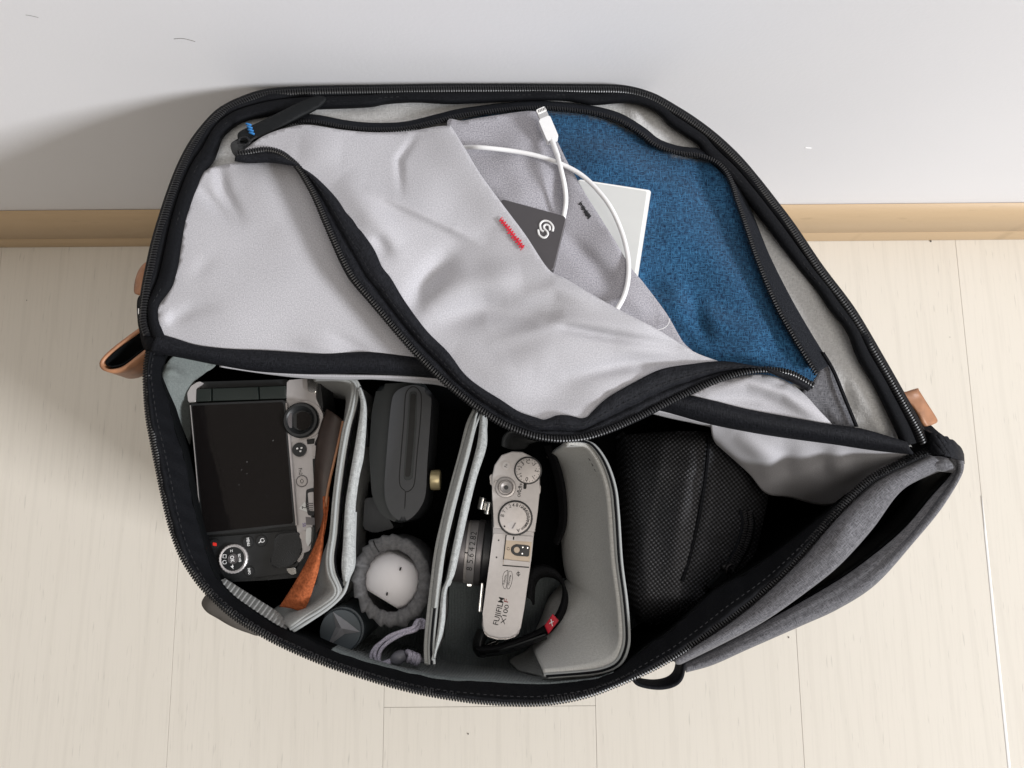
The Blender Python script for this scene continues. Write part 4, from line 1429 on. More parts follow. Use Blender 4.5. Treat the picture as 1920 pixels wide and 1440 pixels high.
# viewfinder eyepiece
C1.cyl('eyepiece_ring', 570, 787, 36, -.006, .0008, 'silver2', .0006)
ey = C1.lathe('eyepiece', 567, 789, 0, [(.0110, -.001), (.0110, .0040), (.0102, .0050), (.0088, .0050), (.0078, .0040), (.0066, .0028), (.0062, .0016), (.0001, .0014)], 'black_plastic')
C1.prism('eyepiece_glass', [(x, y) for x, y in circ(569, 789, 18) if x > 556], .0012, .0022, 'screen', .0002, parent=ey)
C1.prism('eyepiece_flat', quad_round([(538, 776), (547, 774), (547, 802), (539, 802)], 2), .003, .0042, 'dark_metal', .0003, parent=ey)
C1.cyl('adjust_dial', 561, 843, 13, -.003, .0008, 'black_plastic', .0004)
for dx, dy in ((-4, -2), (2, 3), (4, -3)):
    C1.prism('dial_mark', quad_round([(561 + dx - 2, 843 + dy - 1), (561 + dx + 2, 843 + dy - 2), (561 + dx + 2, 843 + dy + 1), (561 + dx - 1, 843 + dy + 2)], 1), .0006, .001, 'white_ink')
C1.prism('slot', quad_round([(575, 824), (590, 822), (589, 832), (576, 833)], 1), -.002, -.0008, 'slot')
C1.prism('side_catch', quad_round([(584, 836), (592, 834), (592, 856), (586, 856)], 2), -.003, .0004, 'silver2', .0004)
C1.prism('side_catch', quad_round([(586, 860), (592, 860), (593, 900), (588, 900)], 2), -.003, -.0004, 'slot', .0002)
C1.cyl('function_button_ring', 566, 902, 11, -.002, -.0006, 'dark_metal', .0002)
fb = C1.cyl('function_button', 566, 902, 9, -.002, .0004, 'silver2', .0004)
C1.tube('button_mark', [(566, 898, .0006), (569, 902, .0006), (566, 906, .0006), (563, 902, .0006), (566, 898, .0006)], .00015, 'ink', fb, 5)
C1.text('lettering', 'Fn2', 563, 884, 6.5, -.0009, 'ink', ang=-86)
C1.prism('lever_recess', quad_round([(574, 918), (588, 914), (592, 950), (588, 968), (577, 966), (573, 940)], 3), -.003, -.0009, 'lens_black', .0002)
C1.prism('lever', quad_round([(577, 924), (588, 922), (591, 958), (580, 958)], 2), -.002, .0014, 'silver', .0006)
for k in range(4):
    C1.prism('lever_rib', [(576, 943 + k * 4), (587, 943 + k * 4), (587, 945 + k * 4), (576, 945 + k * 4)], .001, .0018, 'dark_metal')
C1.prism('lever_mark', quad_round([(560, 954), (572, 940), (576, 960)], 2), -.001, -.0005, 'slab')
C1.text('lettering', '2', 570, 951, 9, -.0003, 'ink', ang=-86)
C1.prism('groove', [(573, 969), (590, 971), (590, 984), (574, 984)], -.002, -.0008, 'dark_metal')
C1.text('lettering', 'SS', 570, 984, 6, -.0006, 'violet_print', ang=-86)
C1.prism('control_dial', quad_round([(574, 990), (584, 988), (583, 1016), (577, 1026), (573, 1014)], 3), -.003, .0022, 'slab', .0008)
C1.cyl('control_dial', 571, 1004, 9, -.004, .0006, 'silver2', .0005)
C1.prism('grip_edge', quad_round([(565, 1022), (572, 1026), (568, 1046), (560, 1056), (556, 1050)], 3), -.006, -.0016, 'silver2', .0005)
# rear controls
C1.prism('control_panel', quad_round([(388, 1008), (512, 998), (560, 994), (566, 1032), (558, 1062), (540, 1074), (480, 1082), (418, 1086), (400, 1050)], 5), -.006, -.0024, 'black_plastic', .0006)
C1.prism('thumb_rest', quad_round([(516, 1002), (560, 997), (566, 1034), (550, 1060), (512, 1066), (504, 1050), (512, 1040)], 7), -.004, .0012, 'black_leather', .0012)
C1.prism('corner_trim', quad_round([(379, 1010), (388, 1008), (393, 1038), (385, 1028)], 2), -.008, -.0018, 'chrome', .0004)
for nm, x, y, r in (('delete_button', 402, 1020, 8.5), ('menu_button', 465, 1016, 9.5), ('zoom_button', 490, 1014, 9.5), ('info_button', 467, 1071, 8.5), ('play_button', 410, 1075, 8)):
    C1.cyl(nm + '_recess', x, y, r + 1.5, -.004, -.0021, 'slot', .0001)
    C1.cyl(nm, x, y, r, -.004, -.0012, 'black_plastic', .0005)
C1.prism('button_mark', quad_round([(399, 1017), (406, 1018), (406, 1024), (399, 1023)], 1), -.0011, -.0008, 'red_print2')
C1.prism('button_mark', quad_round([(406, 1072), (413, 1071), (414, 1076), (408, 1078)], 1), -.0011, -.0008, 'blue_print')
C1.text('lettering', 'MENU', 465, 1016, 5, -.001, 'white_ink', ang=-84, sx=.8, bold=.02)
C1.text('lettering', 'INFO', 467, 1071, 4.5, -.001, 'white_ink', ang=-84, sx=.8, bold=.02)
C1.tube('button_mark', [(x, y, -.0009) for x, y in circ(492, 1013, 3.6, n=13)], .00025, 'white_ink', None, 5, 2)
C1.tube('button_mark', [(489, 1015, -.0009), (485, 1018, -.0009)], .0003, 'white_ink', None, 5)
C1.lathe('control_wheel', 436, 1048, 0, [(.0088, -.003), (.0088, -.0008), (.0082, -.0003), (.0073, -.0006), (.0071, -.0012), (.0001, -.0012)], 'silver', knurl=.03, seg=56)
C1.cyl('wheel_face', 436, 1048, 21.5, -.002, -.0008, 'black_plastic', .0003)
C1.lathe('ok_ring', 436, 1048, 0, [(.0031, -.001), (.0031, -.0004), (.0027, -.0004), (.0026, -.0007), (.0001, -.0007)], 'dark_metal', seg=32)
C1.text('lettering', 'OK', 435, 1048, 7, -.0004, 'white_ink', ang=-84, sx=.85, bold=.02)
C1.text('lettering', 'ISO WB', 449, 1046, 4.4, -.0006, 'white_ink', ang=-84, sx=.7, bold=.02)
C1.text('lettering', 'H', 434, 1033, 5, -.0006, 'white_ink', ang=4)
C1.prism('button_mark', [(436, 1058), (438, 1063), (436, 1063), (438, 1067), (432, 1062), (435, 1061)], -.0008, -.0006, 'white_ink')
C1.tube('button_mark', [(x, y, -.0006) for x, y in ((418, 1040), (424, 1040), (424, 1046), (418, 1046), (418, 1040))], .0002, 'white_ink', None, 5, 1)
C1.tube('button_mark', [(x, y, -.0006) for x, y in circ(421, 1054, 3.5, n=11)], .0002, 'white_ink', None, 5, 2)
C1.prism('strap_lug', quad_round([(536, 1066), (554, 1064), (556, 1076), (544, 1078)], 3), -.006, .0, 'chrome', .0006)


def world_part(fn, root, *a, **k):
    """build a measured cloth/strap part and hang it on a rigid thing"""
    o = fn(*a, **k)
    o.parent = root.root
    o.matrix_parent_inverse = root.M.inverted()
    return o


s1 = world_part(loft, C1, 'leather_strap', [[(612, 766, .262), (596, 815, .265), (589, 880, .267), (588, 940, .268), (592, 1000, .270)],
                                            [(628, 776, .266), (614, 830, .269), (603, 885, .271), (599, 940, .271), (599, 990, .271)],
                                            [(644, 788, .264), (632, 845, .268), (618, 905, .270), (609, 950, .271), (606, 985, .271)]], 'brown', None, n=50, sub=4, thick=.0018)
s1['label'] = 'dark brown leather strap'
s2 = world_part(loft, C1, 'suede_strap_end', [[(610, 930, .271), (606, 965, .272), (596, 1005, .274), (577, 1048, .275), (556, 1086, .274), (540, 1112, .271), (523, 1138, .266)],
                                              [(611, 930, .272), (607, 970, .275), (601, 1020, .277), (588, 1065, .278), (572, 1100, .277), (558, 1125, .274), (546, 1141, .268)],
                                              [(612, 930, .2715), (609, 970, .275), (606, 1025, .276), (599, 1064, .276), (590, 1095, .276), (579, 1128, .273), (567, 1149, .267)]],
                'suede', None, n=70, sub=5, thick=.0022, wav=wobble(7, .00035, 5))
s2['label'] = 'rust orange suede end of the strap'
s3 = world_part(tube, C1, 'strap_edge', [(643, 790, .2655), (631, 846, .2695), (617, 906, .2715), (610, 950, .2725)], .0008, 'tan', None, .002, 6)

# ================================================================== dark slotted device
DV = Frame('slotted_device', 'dark grey plastic device with a long black slot and brass knob', 'device', (770, 850), (800, 850), .252)
outer = [(742, 735), (756, 726), (775, 722), (793, 726), (808, 738), (806, 800), (801, 870), (798, 925), (788, 952), (770, 972), (752, 977), (734, 964), (723, 940), (721, 905), (725, 850), (730, 790), (735, 750)]
DV.prism('housing', outer, -.05, 0, 'device', .004, curve=True, seg=4)
DV.prism('side_shell', quad_round([(708, 720), (800, 716), (800, 760), (794, 900), (786, 960), (752, 984), (716, 968), (697, 930), (692, 850), (697, 770)], 14), -.082, -.010, 'device2', .005, seg=4)
DV.tube('panel_line', [(x, y, .0001) for x, y in ((759, 920), (749, 905), (752, 850), (757, 790), (760, 745), (765, 731), (775, 725), (785, 731), (790, 745), (788, 790), (782, 850), (777, 905), (768, 920), (759, 922))], .00028, 'slot', None, 6, 4)
DV.tube('panel_line', [(760, 922, .0001), (759, 948, .0000), (757, 966, -.001)], .00028, 'slot', None, 6)
DV.prism('slot_rim', quad_round([(768, 734), (782, 734), (781, 800), (774, 895), (768, 901), (757, 900), (757, 880), (763, 800)], 6), -.002, .0003, 'device2', .0003)
DV.prism('slot', quad_round([(770, 738), (780, 738), (776, 820), (769, 894), (759, 894), (765, 820)], 5), -.002, .0007, 'slot', .0001)
kc = DV.at(808, 900, -.006)
DV.lathe('knob', 0, 0, 0, [(.0060, 0), (.0064, .001), (.0064, .005), (.0060, .006), (.0001, .006)], 'gold', center=kc, axis=(1, 0, 0), knurl=.05, seg=36)
kb = DV.at(694, 812, -.035)
DV.lathe('side_button', 0, 0, 0, [(.0085, 0), (.0085, -.0035), (.0065, -.0045), (.0001, -.0045)], 'device', center=kb, axis=(1, 0, 0), seg=32)
DV.prism('foot', quad_round([(684, 934), (706, 932), (722, 962), (740, 990), (700, 1000), (680, 990)], 5), -.084, -.035, 'device', .003)

# ================================================================== round cap with the three pointed star
CP = Frame('round_star_cap', 'round dark cap embossed with a three pointed star beside the grey pouch', 'cap', (638, 1183), (668, 1183), .246)
s = CP.s
CP.lathe('barrel', 642, 1180, -.004, [(42 * s, -.076), (42 * s, -.001), (41 * s, .0005), (.0001, .0005)], 'cap', seg=56)
CP.lathe('disc', 638, 1183, 0, [(39 * s, -.005), (39 * s, -.0006), (38 * s, 0), (.0001, 0)], 'cap', seg=56)
ctr = CP.at(640, 1178, .0042)
tips = [CP.at(624, 1147, .0003), CP.at(675, 1185, .0003), CP.at(613, 1213, .0003)]
for i in range(3):
    a = tips[i]
    others = [tips[(i + 1) % 3], tips[(i + 2) % 3]]
    c0 = Vector((ctr.x, ctr.y, .0003))
    vs = []
    for o2 in others:
        d = ((a - c0).normalized() + (o2 - c0).normalized())
        vs.append(c0 + d.normalized() * .0042)
    bm = bmesh.new()
    q = [bm.verts.new(v) for v in (ctr, a, vs[0], vs[1], c0)]
    for f3 in ((0, 2, 1), (0, 1, 3), (4, 1, 2), (4, 3, 1), (0, 4, 2), (0, 3, 4)):
        bm.faces.new([q[k] for k in f3])
    bmesh.ops.recalc_face_normals(bm, faces=bm.faces)
    CP.mk('star_arm', bm, 'star', None, 1)

# ================================================================== felt drawstring pouch and the silver thing in it
pc = P(733, 1090, BOT_Z)
FP = thing('drawstring_pouch', 'grey felt drawstring pouch with ruffled rim and braided cord', 'pouch', pc)
cw = P(733, 1090, .250)
sc = (P(833, 1090, .25) - cw).length / 100
seg, rs = 150, 14
V, Fc = [], []
r_ = np.random.default_rng(4)
ph = r_.uniform(0, 6.28, 6)
for i in range(seg):
    an = 2 * math.pi * i / seg
    left = .5 - .5 * math.cos(an)                # the left and lower side is gathered
    low = .5 - .5 * math.sin(an)
    ruff = (.25 + 1.1 * max(left * .9, low * .9 - .1)) * (.85 * math.sin(an * 19 + ph[0] + 1.2 * math.sin(3 * an)) + .45 * math.sin(an * 11 + ph[1]) + .2 * math.sin(an * 33 + ph[2]))
    rx, ry = 62, 71
    for k in range(rs):
        b = 2 * math.pi * k / rs
        tr = 13.5 + 1.6 * ruff * (1 + .5 * math.cos(b)) - 1.5 * math.sin(2 * an)
        rr = 1 + (tr * math.cos(b)) / ((rx + ry) / 2)
        tw = .035 * ruff * math.cos(b)
        x = rx * rr * math.cos(an + tw) - 4 * math.sin(an) * .5
        y = ry * rr * math.sin(an + tw)
        z = tr * math.sin(b) * .9 + 1.2 * ruff
        V.append((cw.x + x * sc, cw.y + y * sc, .2455 + z * sc))
for i in range(seg):
    for k in range(rs):
        i2, k2 = (i + 1) % seg, (k + 1) % rs
        Fc.append((i * rs + k, i2 * rs + k, i2 * rs + k2, i * rs + k2))
from_arrays('ruffled_rim', V, Fc, 'felt', FP, None, None)
V, Fc = [], []
for z, q in ((.2445, 70), (.23, 76), (.205, 78), (.18, 72), (BOT_Z + .002, 60)):
    for i in range(64):
        an = 2 * math.pi * i / 64
        V.append((cw.x + q * .92 * math.cos(an) * sc, cw.y + q * 1.06 * math.sin(an) * sc, z))
for j in range(4):
    for i in range(64):
        i2 = (i + 1) % 64
        Fc.append((j * 64 + i, (j + 1) * 64 + i, (j + 1) * 64 + i2, j * 64 + i2))
Fc.append(tuple(4 * 64 + i for i in reversed(range(64))))
from_arrays('pouch_body', V, Fc, 'felt', FP, None, None, .0015)
tube('rim_seam', [(700, 1014, .2535), (704, 1024, .2575), (711, 1035, .2555)], .0004, 'slot', FP, .001, 5)
for dx, dy, dz in ((0, 0, 0), (4, 5, .001), (-4, 3, -.001)):
    tube('cord', [(784 + dx, 1163 + dy, .258), (776 + dx, 1176 + dy, .262), (755 + dx * .6, 1183 + dy, .262 + dz), (728 + dx, 1194 + dy * 1.5, .260 + dz), (709 + dx * 1.6, 1212 + dy, .258 + dz), (703 + dx * 1.8, 1230 + dy, .258 + dz),
                  (712 + dx, 1243 + dy * .9, .258 + dz), (730, 1241 + dy * .7 - 2, .258 + dz), (742, 1235 + dy * .5 - 2, .258)], .00112, 'cord', FP, .0012, 8)
tube('cord_lock', [(737, 1238, .258), (744, 1235, .259), (754, 1229, .259), (760, 1226, .259)], [.0028, .0042, .0040, .0026], 'cordlock', FP, .0015, 14)
for x, y in ((768, 1230), (776, 1233), (783, 1236)):
    tube('cord_knot', [(x - 4, y - 8, .256), (x + 2, y - 5, .259), (x + 1, y + 3, .259), (x - 3, y + 8, .256)], .0017, 'cord', FP, .001, 8)
tube('cord_tail', [(786, 1235, .257), (796, 1240, .256), (802, 1246, .255)], [.0012, .0014, .0008], 'cordlock', FP, .001, 8)
for k in range(5):
    a = k * 1.25
    tube('cord_knot', [(788 + 6 * math.cos(a), 1168 + 6 * math.sin(a), .2535 + .0008 * (k % 2)), (790 + 8 * math.cos(a + .8), 1170 + 8 * math.sin(a + .8), .256), (786 + 6 * math.cos(a + 1.7), 1168 + 6 * math.sin(a + 1.7), .254)], .0013, 'cord', FP, .001, 7)

SV = Frame('silver_dome', 'satin silver domed gadget with two small black marks inside the felt pouch', 'gadget', (735, 1088), (765, 1105), .250)
_full = circ(733, 1090, 57, 63, n=72)
_dome = []
for x, y in _full:
    # two straight edges cut the round outline
    for (ax, ay), (bx, by), sg in (((724, 1029), (776, 1058), 1), ((686, 1105), (762, 1151), -1)):
        tx, ty = bx - ax, by - ay
        ln = math.hypot(tx, ty)
        d = (tx * (y - ay) - ty * (x - ax)) / ln * sg
        if d < 0:
            x += ty / ln * d * sg
            y -= tx / ln * d * sg
    _dome.append((x, y))
dm = sheet('dome', _dome, lambda X, Y: .2535 - .0000026 * ((X - 733) ** 2 + (Y - 1088) ** 2) - .0000000006 * ((X - 733) ** 2 + (Y - 1088) ** 2) ** 2, 'dome', None, grid=5, base=BOT_Z + .012, curve=False)
dm.parent = SV.root
dm.matrix_parent_inverse = SV.M.inverted()
for x, y in ((750, 1067), (725, 1114)):
    SV.prism('mark', quad_round([(x - 1.5, y + 3), (x - .5, y - 3), (x + 2, y - 3), (x + 1, y + 3)], 1), -.004, .0032, 'slot')
SV.tube('edge_highlight', [(744, 1041, -.008), (756, 1048, -.008), (770, 1056, -.009)], .0006, 'chrome', None, 6)

# ================================================================== silver retro camera
FJ = Frame('retro_camera', 'silver and black retro camera standing on its base with dials facing up', 'camera', (955, 1020), (1005, 1026), .2335)
lower = [(925, 986), (922, 1020), (917, 1060), (911, 1105), (905, 1150), (903, 1172), (906, 1184), (916, 1193), (936, 1198), (956, 1197), (970, 1190), (977, 1178), (983, 1140), (990, 1090), (996, 1050), (1001, 1000), (1003, 986)]
upper = [(924, 990), (925, 960), (923, 925), (922, 895), (927, 872), (940, 853), (960, 846), (980, 847), (998, 856), (1010, 871), (1013, 886), (1012, 920), (1008, 960), (1003, 998)]
FJ.prism('top_plate', lower, -.012, 0, 'silver', .0012)
FJ.prism('raised_deck', upper, -.012, .0022, 'silver', .0009)
FJ.prism('end_slope', quad_round([(904, 1174), (976, 1179), (970, 1192), (952, 1199), (930, 1199), (910, 1192)], 4), -.012, -.0012, 'silver2', .0015)
whole = [(921, 900), (928, 872), (942, 855), (975, 848), (1000, 858), (1012, 880), (1008, 960), (1000, 1010), (990, 1090), (982, 1150), (974, 1186), (950, 1198), (920, 1196), (904, 1180), (907, 1140), (915, 1080), (922, 1010)]
FJ.prism('body', whole, -.063, -.0121, 'black_leather', 0)
FJ.prism('base_plate', whole, -.067, -.0631, 'silver', 0)
# lens: silver rings, with their shade put into darker greys
lc = FJ.at(919, 1038, -.033)
lax = (-1, -.02, 0)
rb = .0215
lens_prof = [('lens_base', [(.0225, 0), (.0225, .004), (.0215, .005)], 'lens_black'), ('control_ring', [(.0218, .005), (.0222, .006), (.0222, .0085), (.0216, .009)], 'dark_metal'),
             ('aperture_ring', [(.0212, .009), (.0214, .0094), (.0214, .0135), (.0212, .014)], 'aperture'), ('line_ring', [(.0208, .014), (.0211, .0143), (.0211, .0158), (.0208, .016)], 'silver2'),
             ('focus_ring', [(.0205, .016), (.0209, .0165), (.0209, .0225), (.0204, .0235)], 'dark_metal'), ('lens_hood', [(.0200, .0235), (.0203, .024), (.0200, .031), (.0194, .032), (.0186, .031)], 'lens_black')]
for nm, pr, mt in lens_prof:
    FJ.lathe(nm, 0, 0, 0, [(.0001, pr[0][1])] + pr + [(.0001, pr[-1][1])], mt, center=lc, axis=lax, seg=80)


def ring_text(sv, h, phi, size, mat):
    """letter standing on the lens ring; phi: degrees around the barrel from its top, towards the bottom of the picture"""
    c = D.curves.new('t', 'FONT')
    c.body = sv
    c.align_x = c.align_y = 'CENTER'
    c.size = 1
    c.resolution_u = 3
    t = D.objects.new('t', c)
    COL.objects.link(t)
    bpy.context.view_layer.update()
    me = D.meshes.new_from_object(t)
    D.objects.remove(t)
    ph = math.radians(phi)
    r = .02155
    nrm = Vector((0, -math.sin(ph), math.cos(ph)))
    pos = lc + Vector(lax).normalized() * h + nrm * r
    xd = Vector((0, math.cos(ph), math.sin(ph)))           # reading direction: up the picture
    yd = nrm.cross(xd)
    Mx = Matrix((xd, yd, nrm)).transposed().to_4x4()
    Mx.translation = pos
    me.transform(Mx @ Matrix.Diagonal((size, size, size, 1)))
    o = link('lettering', me, mat, None, False, None)
    o.parent = FJ.root
    return o


for tx, ph in (('2', -37), ('2.8', -23), ('4', -8), ('5.6', 8), ('8', 27)):
    ring_text(tx, .0117, ph, .0056, 'ink')
m1 = FJ.lathe('index_mark', 0, 0, 0, [(.0001, -.0004), (.0009, -.0004), (.0009, .0004), (.0001, .0004)], 'ink', center=lc + Vector((-.015, 0, .0209)), axis=(0, 1, 0), seg=12)
for px, py in ((904, 944), (916, 953)):
    FJ.lathe('front_knob', px, py, -.024, [(.0001, -.004), (.0024, -.004), (.0026, -.003), (.0026, .003), (.0024, .004), (.0001, .004)], 'chrome', axis=(.1, 1, 0), seg=24)
FJ.prism('front_trim', quad_round([(902, 1092), (907, 1094), (903, 1148), (896, 1146)], 1), -.03, -.014, 'dark_metal', .0005)
FJ.tube('front_trim_edge', [(904, 1094, -.0125), (899, 1146, -.0125)], .0006, 'chrome', None, 6)
FJ.prism('lens_tab', quad_round([(876, 1094), (884, 1094), (884, 1099), (876, 1099)], 1), -.034, -.03, 'chrome', .0003)
# dials
def dial(nm, px, py, r, h, marks, rr, size, seg=64):
    c = FJ.at(px, py, h)
    rad = r * FJ.s
    FJ.lathe(nm + '_gap', px, py, .0021, [(rad * 1.1, 0), (rad * 1.1, .0003), (.0001, .0003)], 'lens_black', seg=48)
    d = FJ.lathe(nm, px, py, h, [(rad, -.0042), (rad, -.0006), (rad * .985, -.0002), (rad * .95, 0), (.0001, 0)], 'silver2', seg=seg * 2, knurl=.018)
    for tx, an, sz in marks:
        x = px + rr * math.cos(math.radians(an))
        y = py - rr * math.sin(math.radians(an))
        FJ.text('lettering', tx, x, y, size * sz, h + .00008, 'ink', ang=an - 90 if True else 0, parent=d, bold=.01)
    return d


ex = [('C', 90, 1), ('3', 128, 1), ('+2', 165, .85), ('+1', 212, .85), ('0', 262, 1), ('-1', 312, .9), ('-2', 2, .9), ('-3', 50, .9)]
d1 = dial('exposure_dial', 990, 882, 24, .0068, ex, 16, 7.6)
for k in range(24):
    an = math.radians(k * 15 + 7)
    FJ.prism('dial_tick', [(990 + 21 * math.cos(an) + a, 882 + 21 * math.sin(an) + b) for a, b in ((-.7, -.7), (.7, -.7), (.7, .7), (-.7, .7))], .0066, .00685, 'ink', parent=d1)
sh = [('B', 170, 1), ('T', 150, .9), ('1', 132, .9), ('2', 114, 1), ('4', 98, 1), ('8', 82, 1), ('15', 64, .9), ('30', 50, .9), ('60', 37, .9), ('125', 24, .8), ('250', 10, .8), ('500', -4, .8), ('1000', -18, .72), ('2000', -32, .72), ('4000', -47, .72), ('A', -76, 1)]
d2 = dial('shutter_dial', 966, 971, 30, .0076, sh, 24, 6.6, 80)
FJ.prism('dial_window', quad_round([(950, 982), (963, 976), (967, 990), (956, 993)], 2), .007, .00775, 'silver', 0, parent=d2)
FJ.prism('dial_mark', [(965, 980), (968, 980), (962, 991), (959, 991)], .0072, .0079, 'dark_metal', parent=d2)
FJ.prism('dial_mark', quad_round([(944, 986), (947, 985), (948, 988), (945, 989)], 1), .0074, .0078, 'ink', parent=d2)
FJ.lathe('shutter_collar', 948, 914, .0022, [(19.5 * FJ.s, -.001), (19.5 * FJ.s, .0018), (18.5 * FJ.s, .0024), (15 * FJ.s, .0026), (12.5 * FJ.s, .0018), (.0001, .0016)], 'silver2')
sb = FJ.lathe('shutter_button', 949, 914, .0022, [(11 * FJ.s, 0), (11 * FJ.s, .0040), (10.2 * FJ.s, .0046), (7 * FJ.s, .0042), (4 * FJ.s, .0036), (.0001, .0036)], 'silver2')
FJ.cyl('shutter_thread', 949, 914, 4, .004, .0064, 'lens_black', .0002, parent=sb)
FJ.prism('power_lever', quad_round([(926, 902), (932, 900), (936, 918), (928, 922)], 3), -.004, .0034, 'silver2', .0008)
FJ.prism('front_tab', quad_round([(918, 892), (923, 888), (924, 912), (919, 908)], 2), -.012, -.002, 'silver2', .0006)
FJ.cyl('function_button_ring', 949, 873, 9.5, .001, .0026, 'silver2', .0003)
fb = FJ.cyl('function_button', 949, 873, 7.3, .001, .0034, 'silver', .0004)
FJ.text('lettering', 'Fn', 949, 873, 5.5, .0035, 'ink', ang=86, parent=fb)
FJ.prism('dial_slot', quad_round([(982, 905), (988, 905), (987, 917), (981, 917)], 2.5), .0015, .0025, 'slot')
FJ.text('lettering', 'ON', 974, 926, 5.8, .0023, 'ink', ang=86, bold=.015)
FJ.text('lettering', 'OFF', 977, 913, 5.8, .0023, 'ink', ang=86, bold=.015)
for x, y, w in ((971, 921, .0022), (973, 913, .0022), (935, 1013, 0), (931, 1045, 0)):
    FJ.cyl('dot', x, y, 1.6, w - .001, w + .00012, 'ink', 0, seg=12)
FJ.prism('rear_tab', quad_round([(1009, 908), (1014, 910), (1013, 926), (1008, 929)], 3), -.012, -.002, 'silver2', .0006)
FJ.prism('deck_slope', [(924, 986), (947, 986), (949, 1001), (924, 1000)], -.004, .0006, 'aperture', .0004)  # slope of the step, its shading put into a darker metal
# hot shoe
FJ.prism('shoe_plate', [(949, 1004), (998, 1008), (992, 1062), (943, 1058)], -.003, .0003, 'plate_beige')
FJ.prism('shoe_rail', quad_round([(950, 1003), (999, 1006), (998, 1016), (949, 1013)], 1), -.002, .0018, 'silver', .0003)
FJ.prism('shoe_rail', quad_round([(945, 1049), (993, 1054), (992, 1062), (944, 1058)], 1), -.002, .0018, 'silver', .0003)
FJ.prism('shoe_slot', [(942.5, 1059), (992, 1063), (992, 1065), (942, 1061)], -.001, .00025, 'slot')
FJ.prism('shoe_slot', [(948, 1003), (950, 1003), (945, 1049), (943, 1049)], -.001, .0005, 'slot')
FJ.prism('shoe_slot', [(962, 1006), (964.5, 1006), (964, 1012), (961.5, 1012)], .0016, .0020, 'slot')
FJ.prism('contact_block', quad_round([(958, 1026), (966, 1020), (994, 1023), (992, 1044), (966, 1042), (958, 1036)], 4), -.001, .0008, 'black_plastic', .0003)
FJ.cyl('contact_pin', 969, 1031, 5.6, 0, .0011, 'plate_beige', .0002, seg=24)
for x, y in ((980, 1026), (989, 1027), (979, 1038)):
    FJ.cyl('contact_pin', x, y, 1.7, 0, .0011, 'chrome', .0001, seg=12)
FJ.tube('shoe_mark', [(x, y, .0004) for x, y in circ(953, 1029, 2.4, n=11)], .00015, 'ink', None, 5, 2)
# engraved marks
FJ.tube('emblem', [(x, y, .0001) for x, y in ((952, 1069), (945, 1074), (942, 1088), (944, 1101), (948, 1104), (950, 1096), (951, 1080), (952, 1069))], .00014, 'ink', None, 5, 5)
FJ.tube('emblem', [(x, y, .0001) for x, y in ((954, 1071), (959, 1072), (961, 1082), (959, 1094), (955, 1103), (951, 1103), (952, 1090), (954, 1071))], .00014, 'ink', None, 5, 5)
FJ.text('lettering', 'FUJINON', 946.5, 1087, 3.4, .0001, 'ink', ang=83, sx=.95, bold=.01)
FJ.text('lettering', 'LENS SYSTEM', 955.5, 1088, 3.0, .0001, 'ink', ang=84, sx=.78, bold=.01)
FJ.tube('emblem', [(x, y, .0001) for x, y in circ(972, 1076, 3, n=11)], .00022, 'ink', None, 5, 2)
FJ.tube('emblem', [(971.5, 1071, .0001), (972.5, 1081, .0001)], .0002, 'ink', None, 5)
FJ.text('lettering', 'FUJIFILM', 935.5, 1146, 10.6, .0001, 'ink', ang=83.5, sx=.97, bold=.010)
FJ.text('lettering', 'X100', 947, 1152, 8.4, .0001, 'ink', ang=83.5, sx=1.42, bold=.006)
FJ.text('lettering', 'F', 949.6, 1126.5, 8.4, .0001, 'red_ink', ang=83.5, sx=1.4, bold=.006)
# strap lugs, black wrist strap, red tag
FJ.cyl('strap_lug', 964, 840, 3.2, -.012, -.006, 'chrome', .0005, seg=16)
FJ.tube('strap_ring', [(x, y, w) for x, y, w in ((934, 1205, -.016), (920, 1214, -.012), (908, 1217, -.010), (912, 1210, -.014), (930, 1202, -.018))], .0011, 'chrome', None, 8)
world_part(loft, FJ, 'leather_patch', [[(896, 1178, .212), (888, 1196, .214), (886, 1214, .215), (894, 1230, .214), (908, 1234, .212)], [(908, 1182, .220), (903, 1196, .222), (900, 1212, .223), (904, 1222, .223), (914, 1226, .222)],
                                       [(914, 1196, .214), (910, 1204, .216), (908, 1212, .216), (912, 1217, .216), (918, 1218, .214)]], 'black_leather', None, n=40, sub=4, thick=.0016)
strap_c = [(900, 1226), (940, 1222), (985, 1208), (1020, 1192), (1048, 1170), (1062, 1140), (1064, 1112), (1054, 1088), (1034, 1076), (1012, 1078), (1000, 1096), (998, 1130)]
world_part(loft, FJ, 'wrist_strap', [[(x, y + 4, .200) for x, y in strap_c], [(x + 1, y + 2, .224) for x, y in strap_c], [(x - 5, y - 7, .231) for x, y in strap_c], [(x - 10, y - 13, .224) for x, y in strap_c], [(x - 10, y - 13, .20) for x, y in strap_c]],
           'knit', None, n=110, sub=4, thick=.0012)
world_part(loft, FJ, 'strap_binding', [[(912, 1232, .222), (950, 1226, .224), (990, 1212, .226), (1026, 1198, .228)], [(910, 1224, .228), (948, 1216, .231), (988, 1203, .233), (1024, 1190, .234)]], 'black_plastic', None, n=40, thick=.001)
tg = world_part(sheet, FJ, 'red_tag', [(1036, 1151), (1036, 1151), (1047, 1164), (1047, 1164), (1028, 1189), (1028, 1189), (1021, 1173), (1021, 1173)], zsum(.2375, lambda X, Y: .0001 * (X - 1030)), 'red_tag', None, grid=4, thick=.0012)
tg['label'] = 'small red fabric tag on the wrist strap'
for a, b in (((1033, 1161), (1036, 1174)), ((1030, 1169), (1038, 1165))):
    world_part(tube, FJ, 'tag_print', [(*a, .2386), (*b, .2390)], .0003, 'white_ink', None, .001, 5)
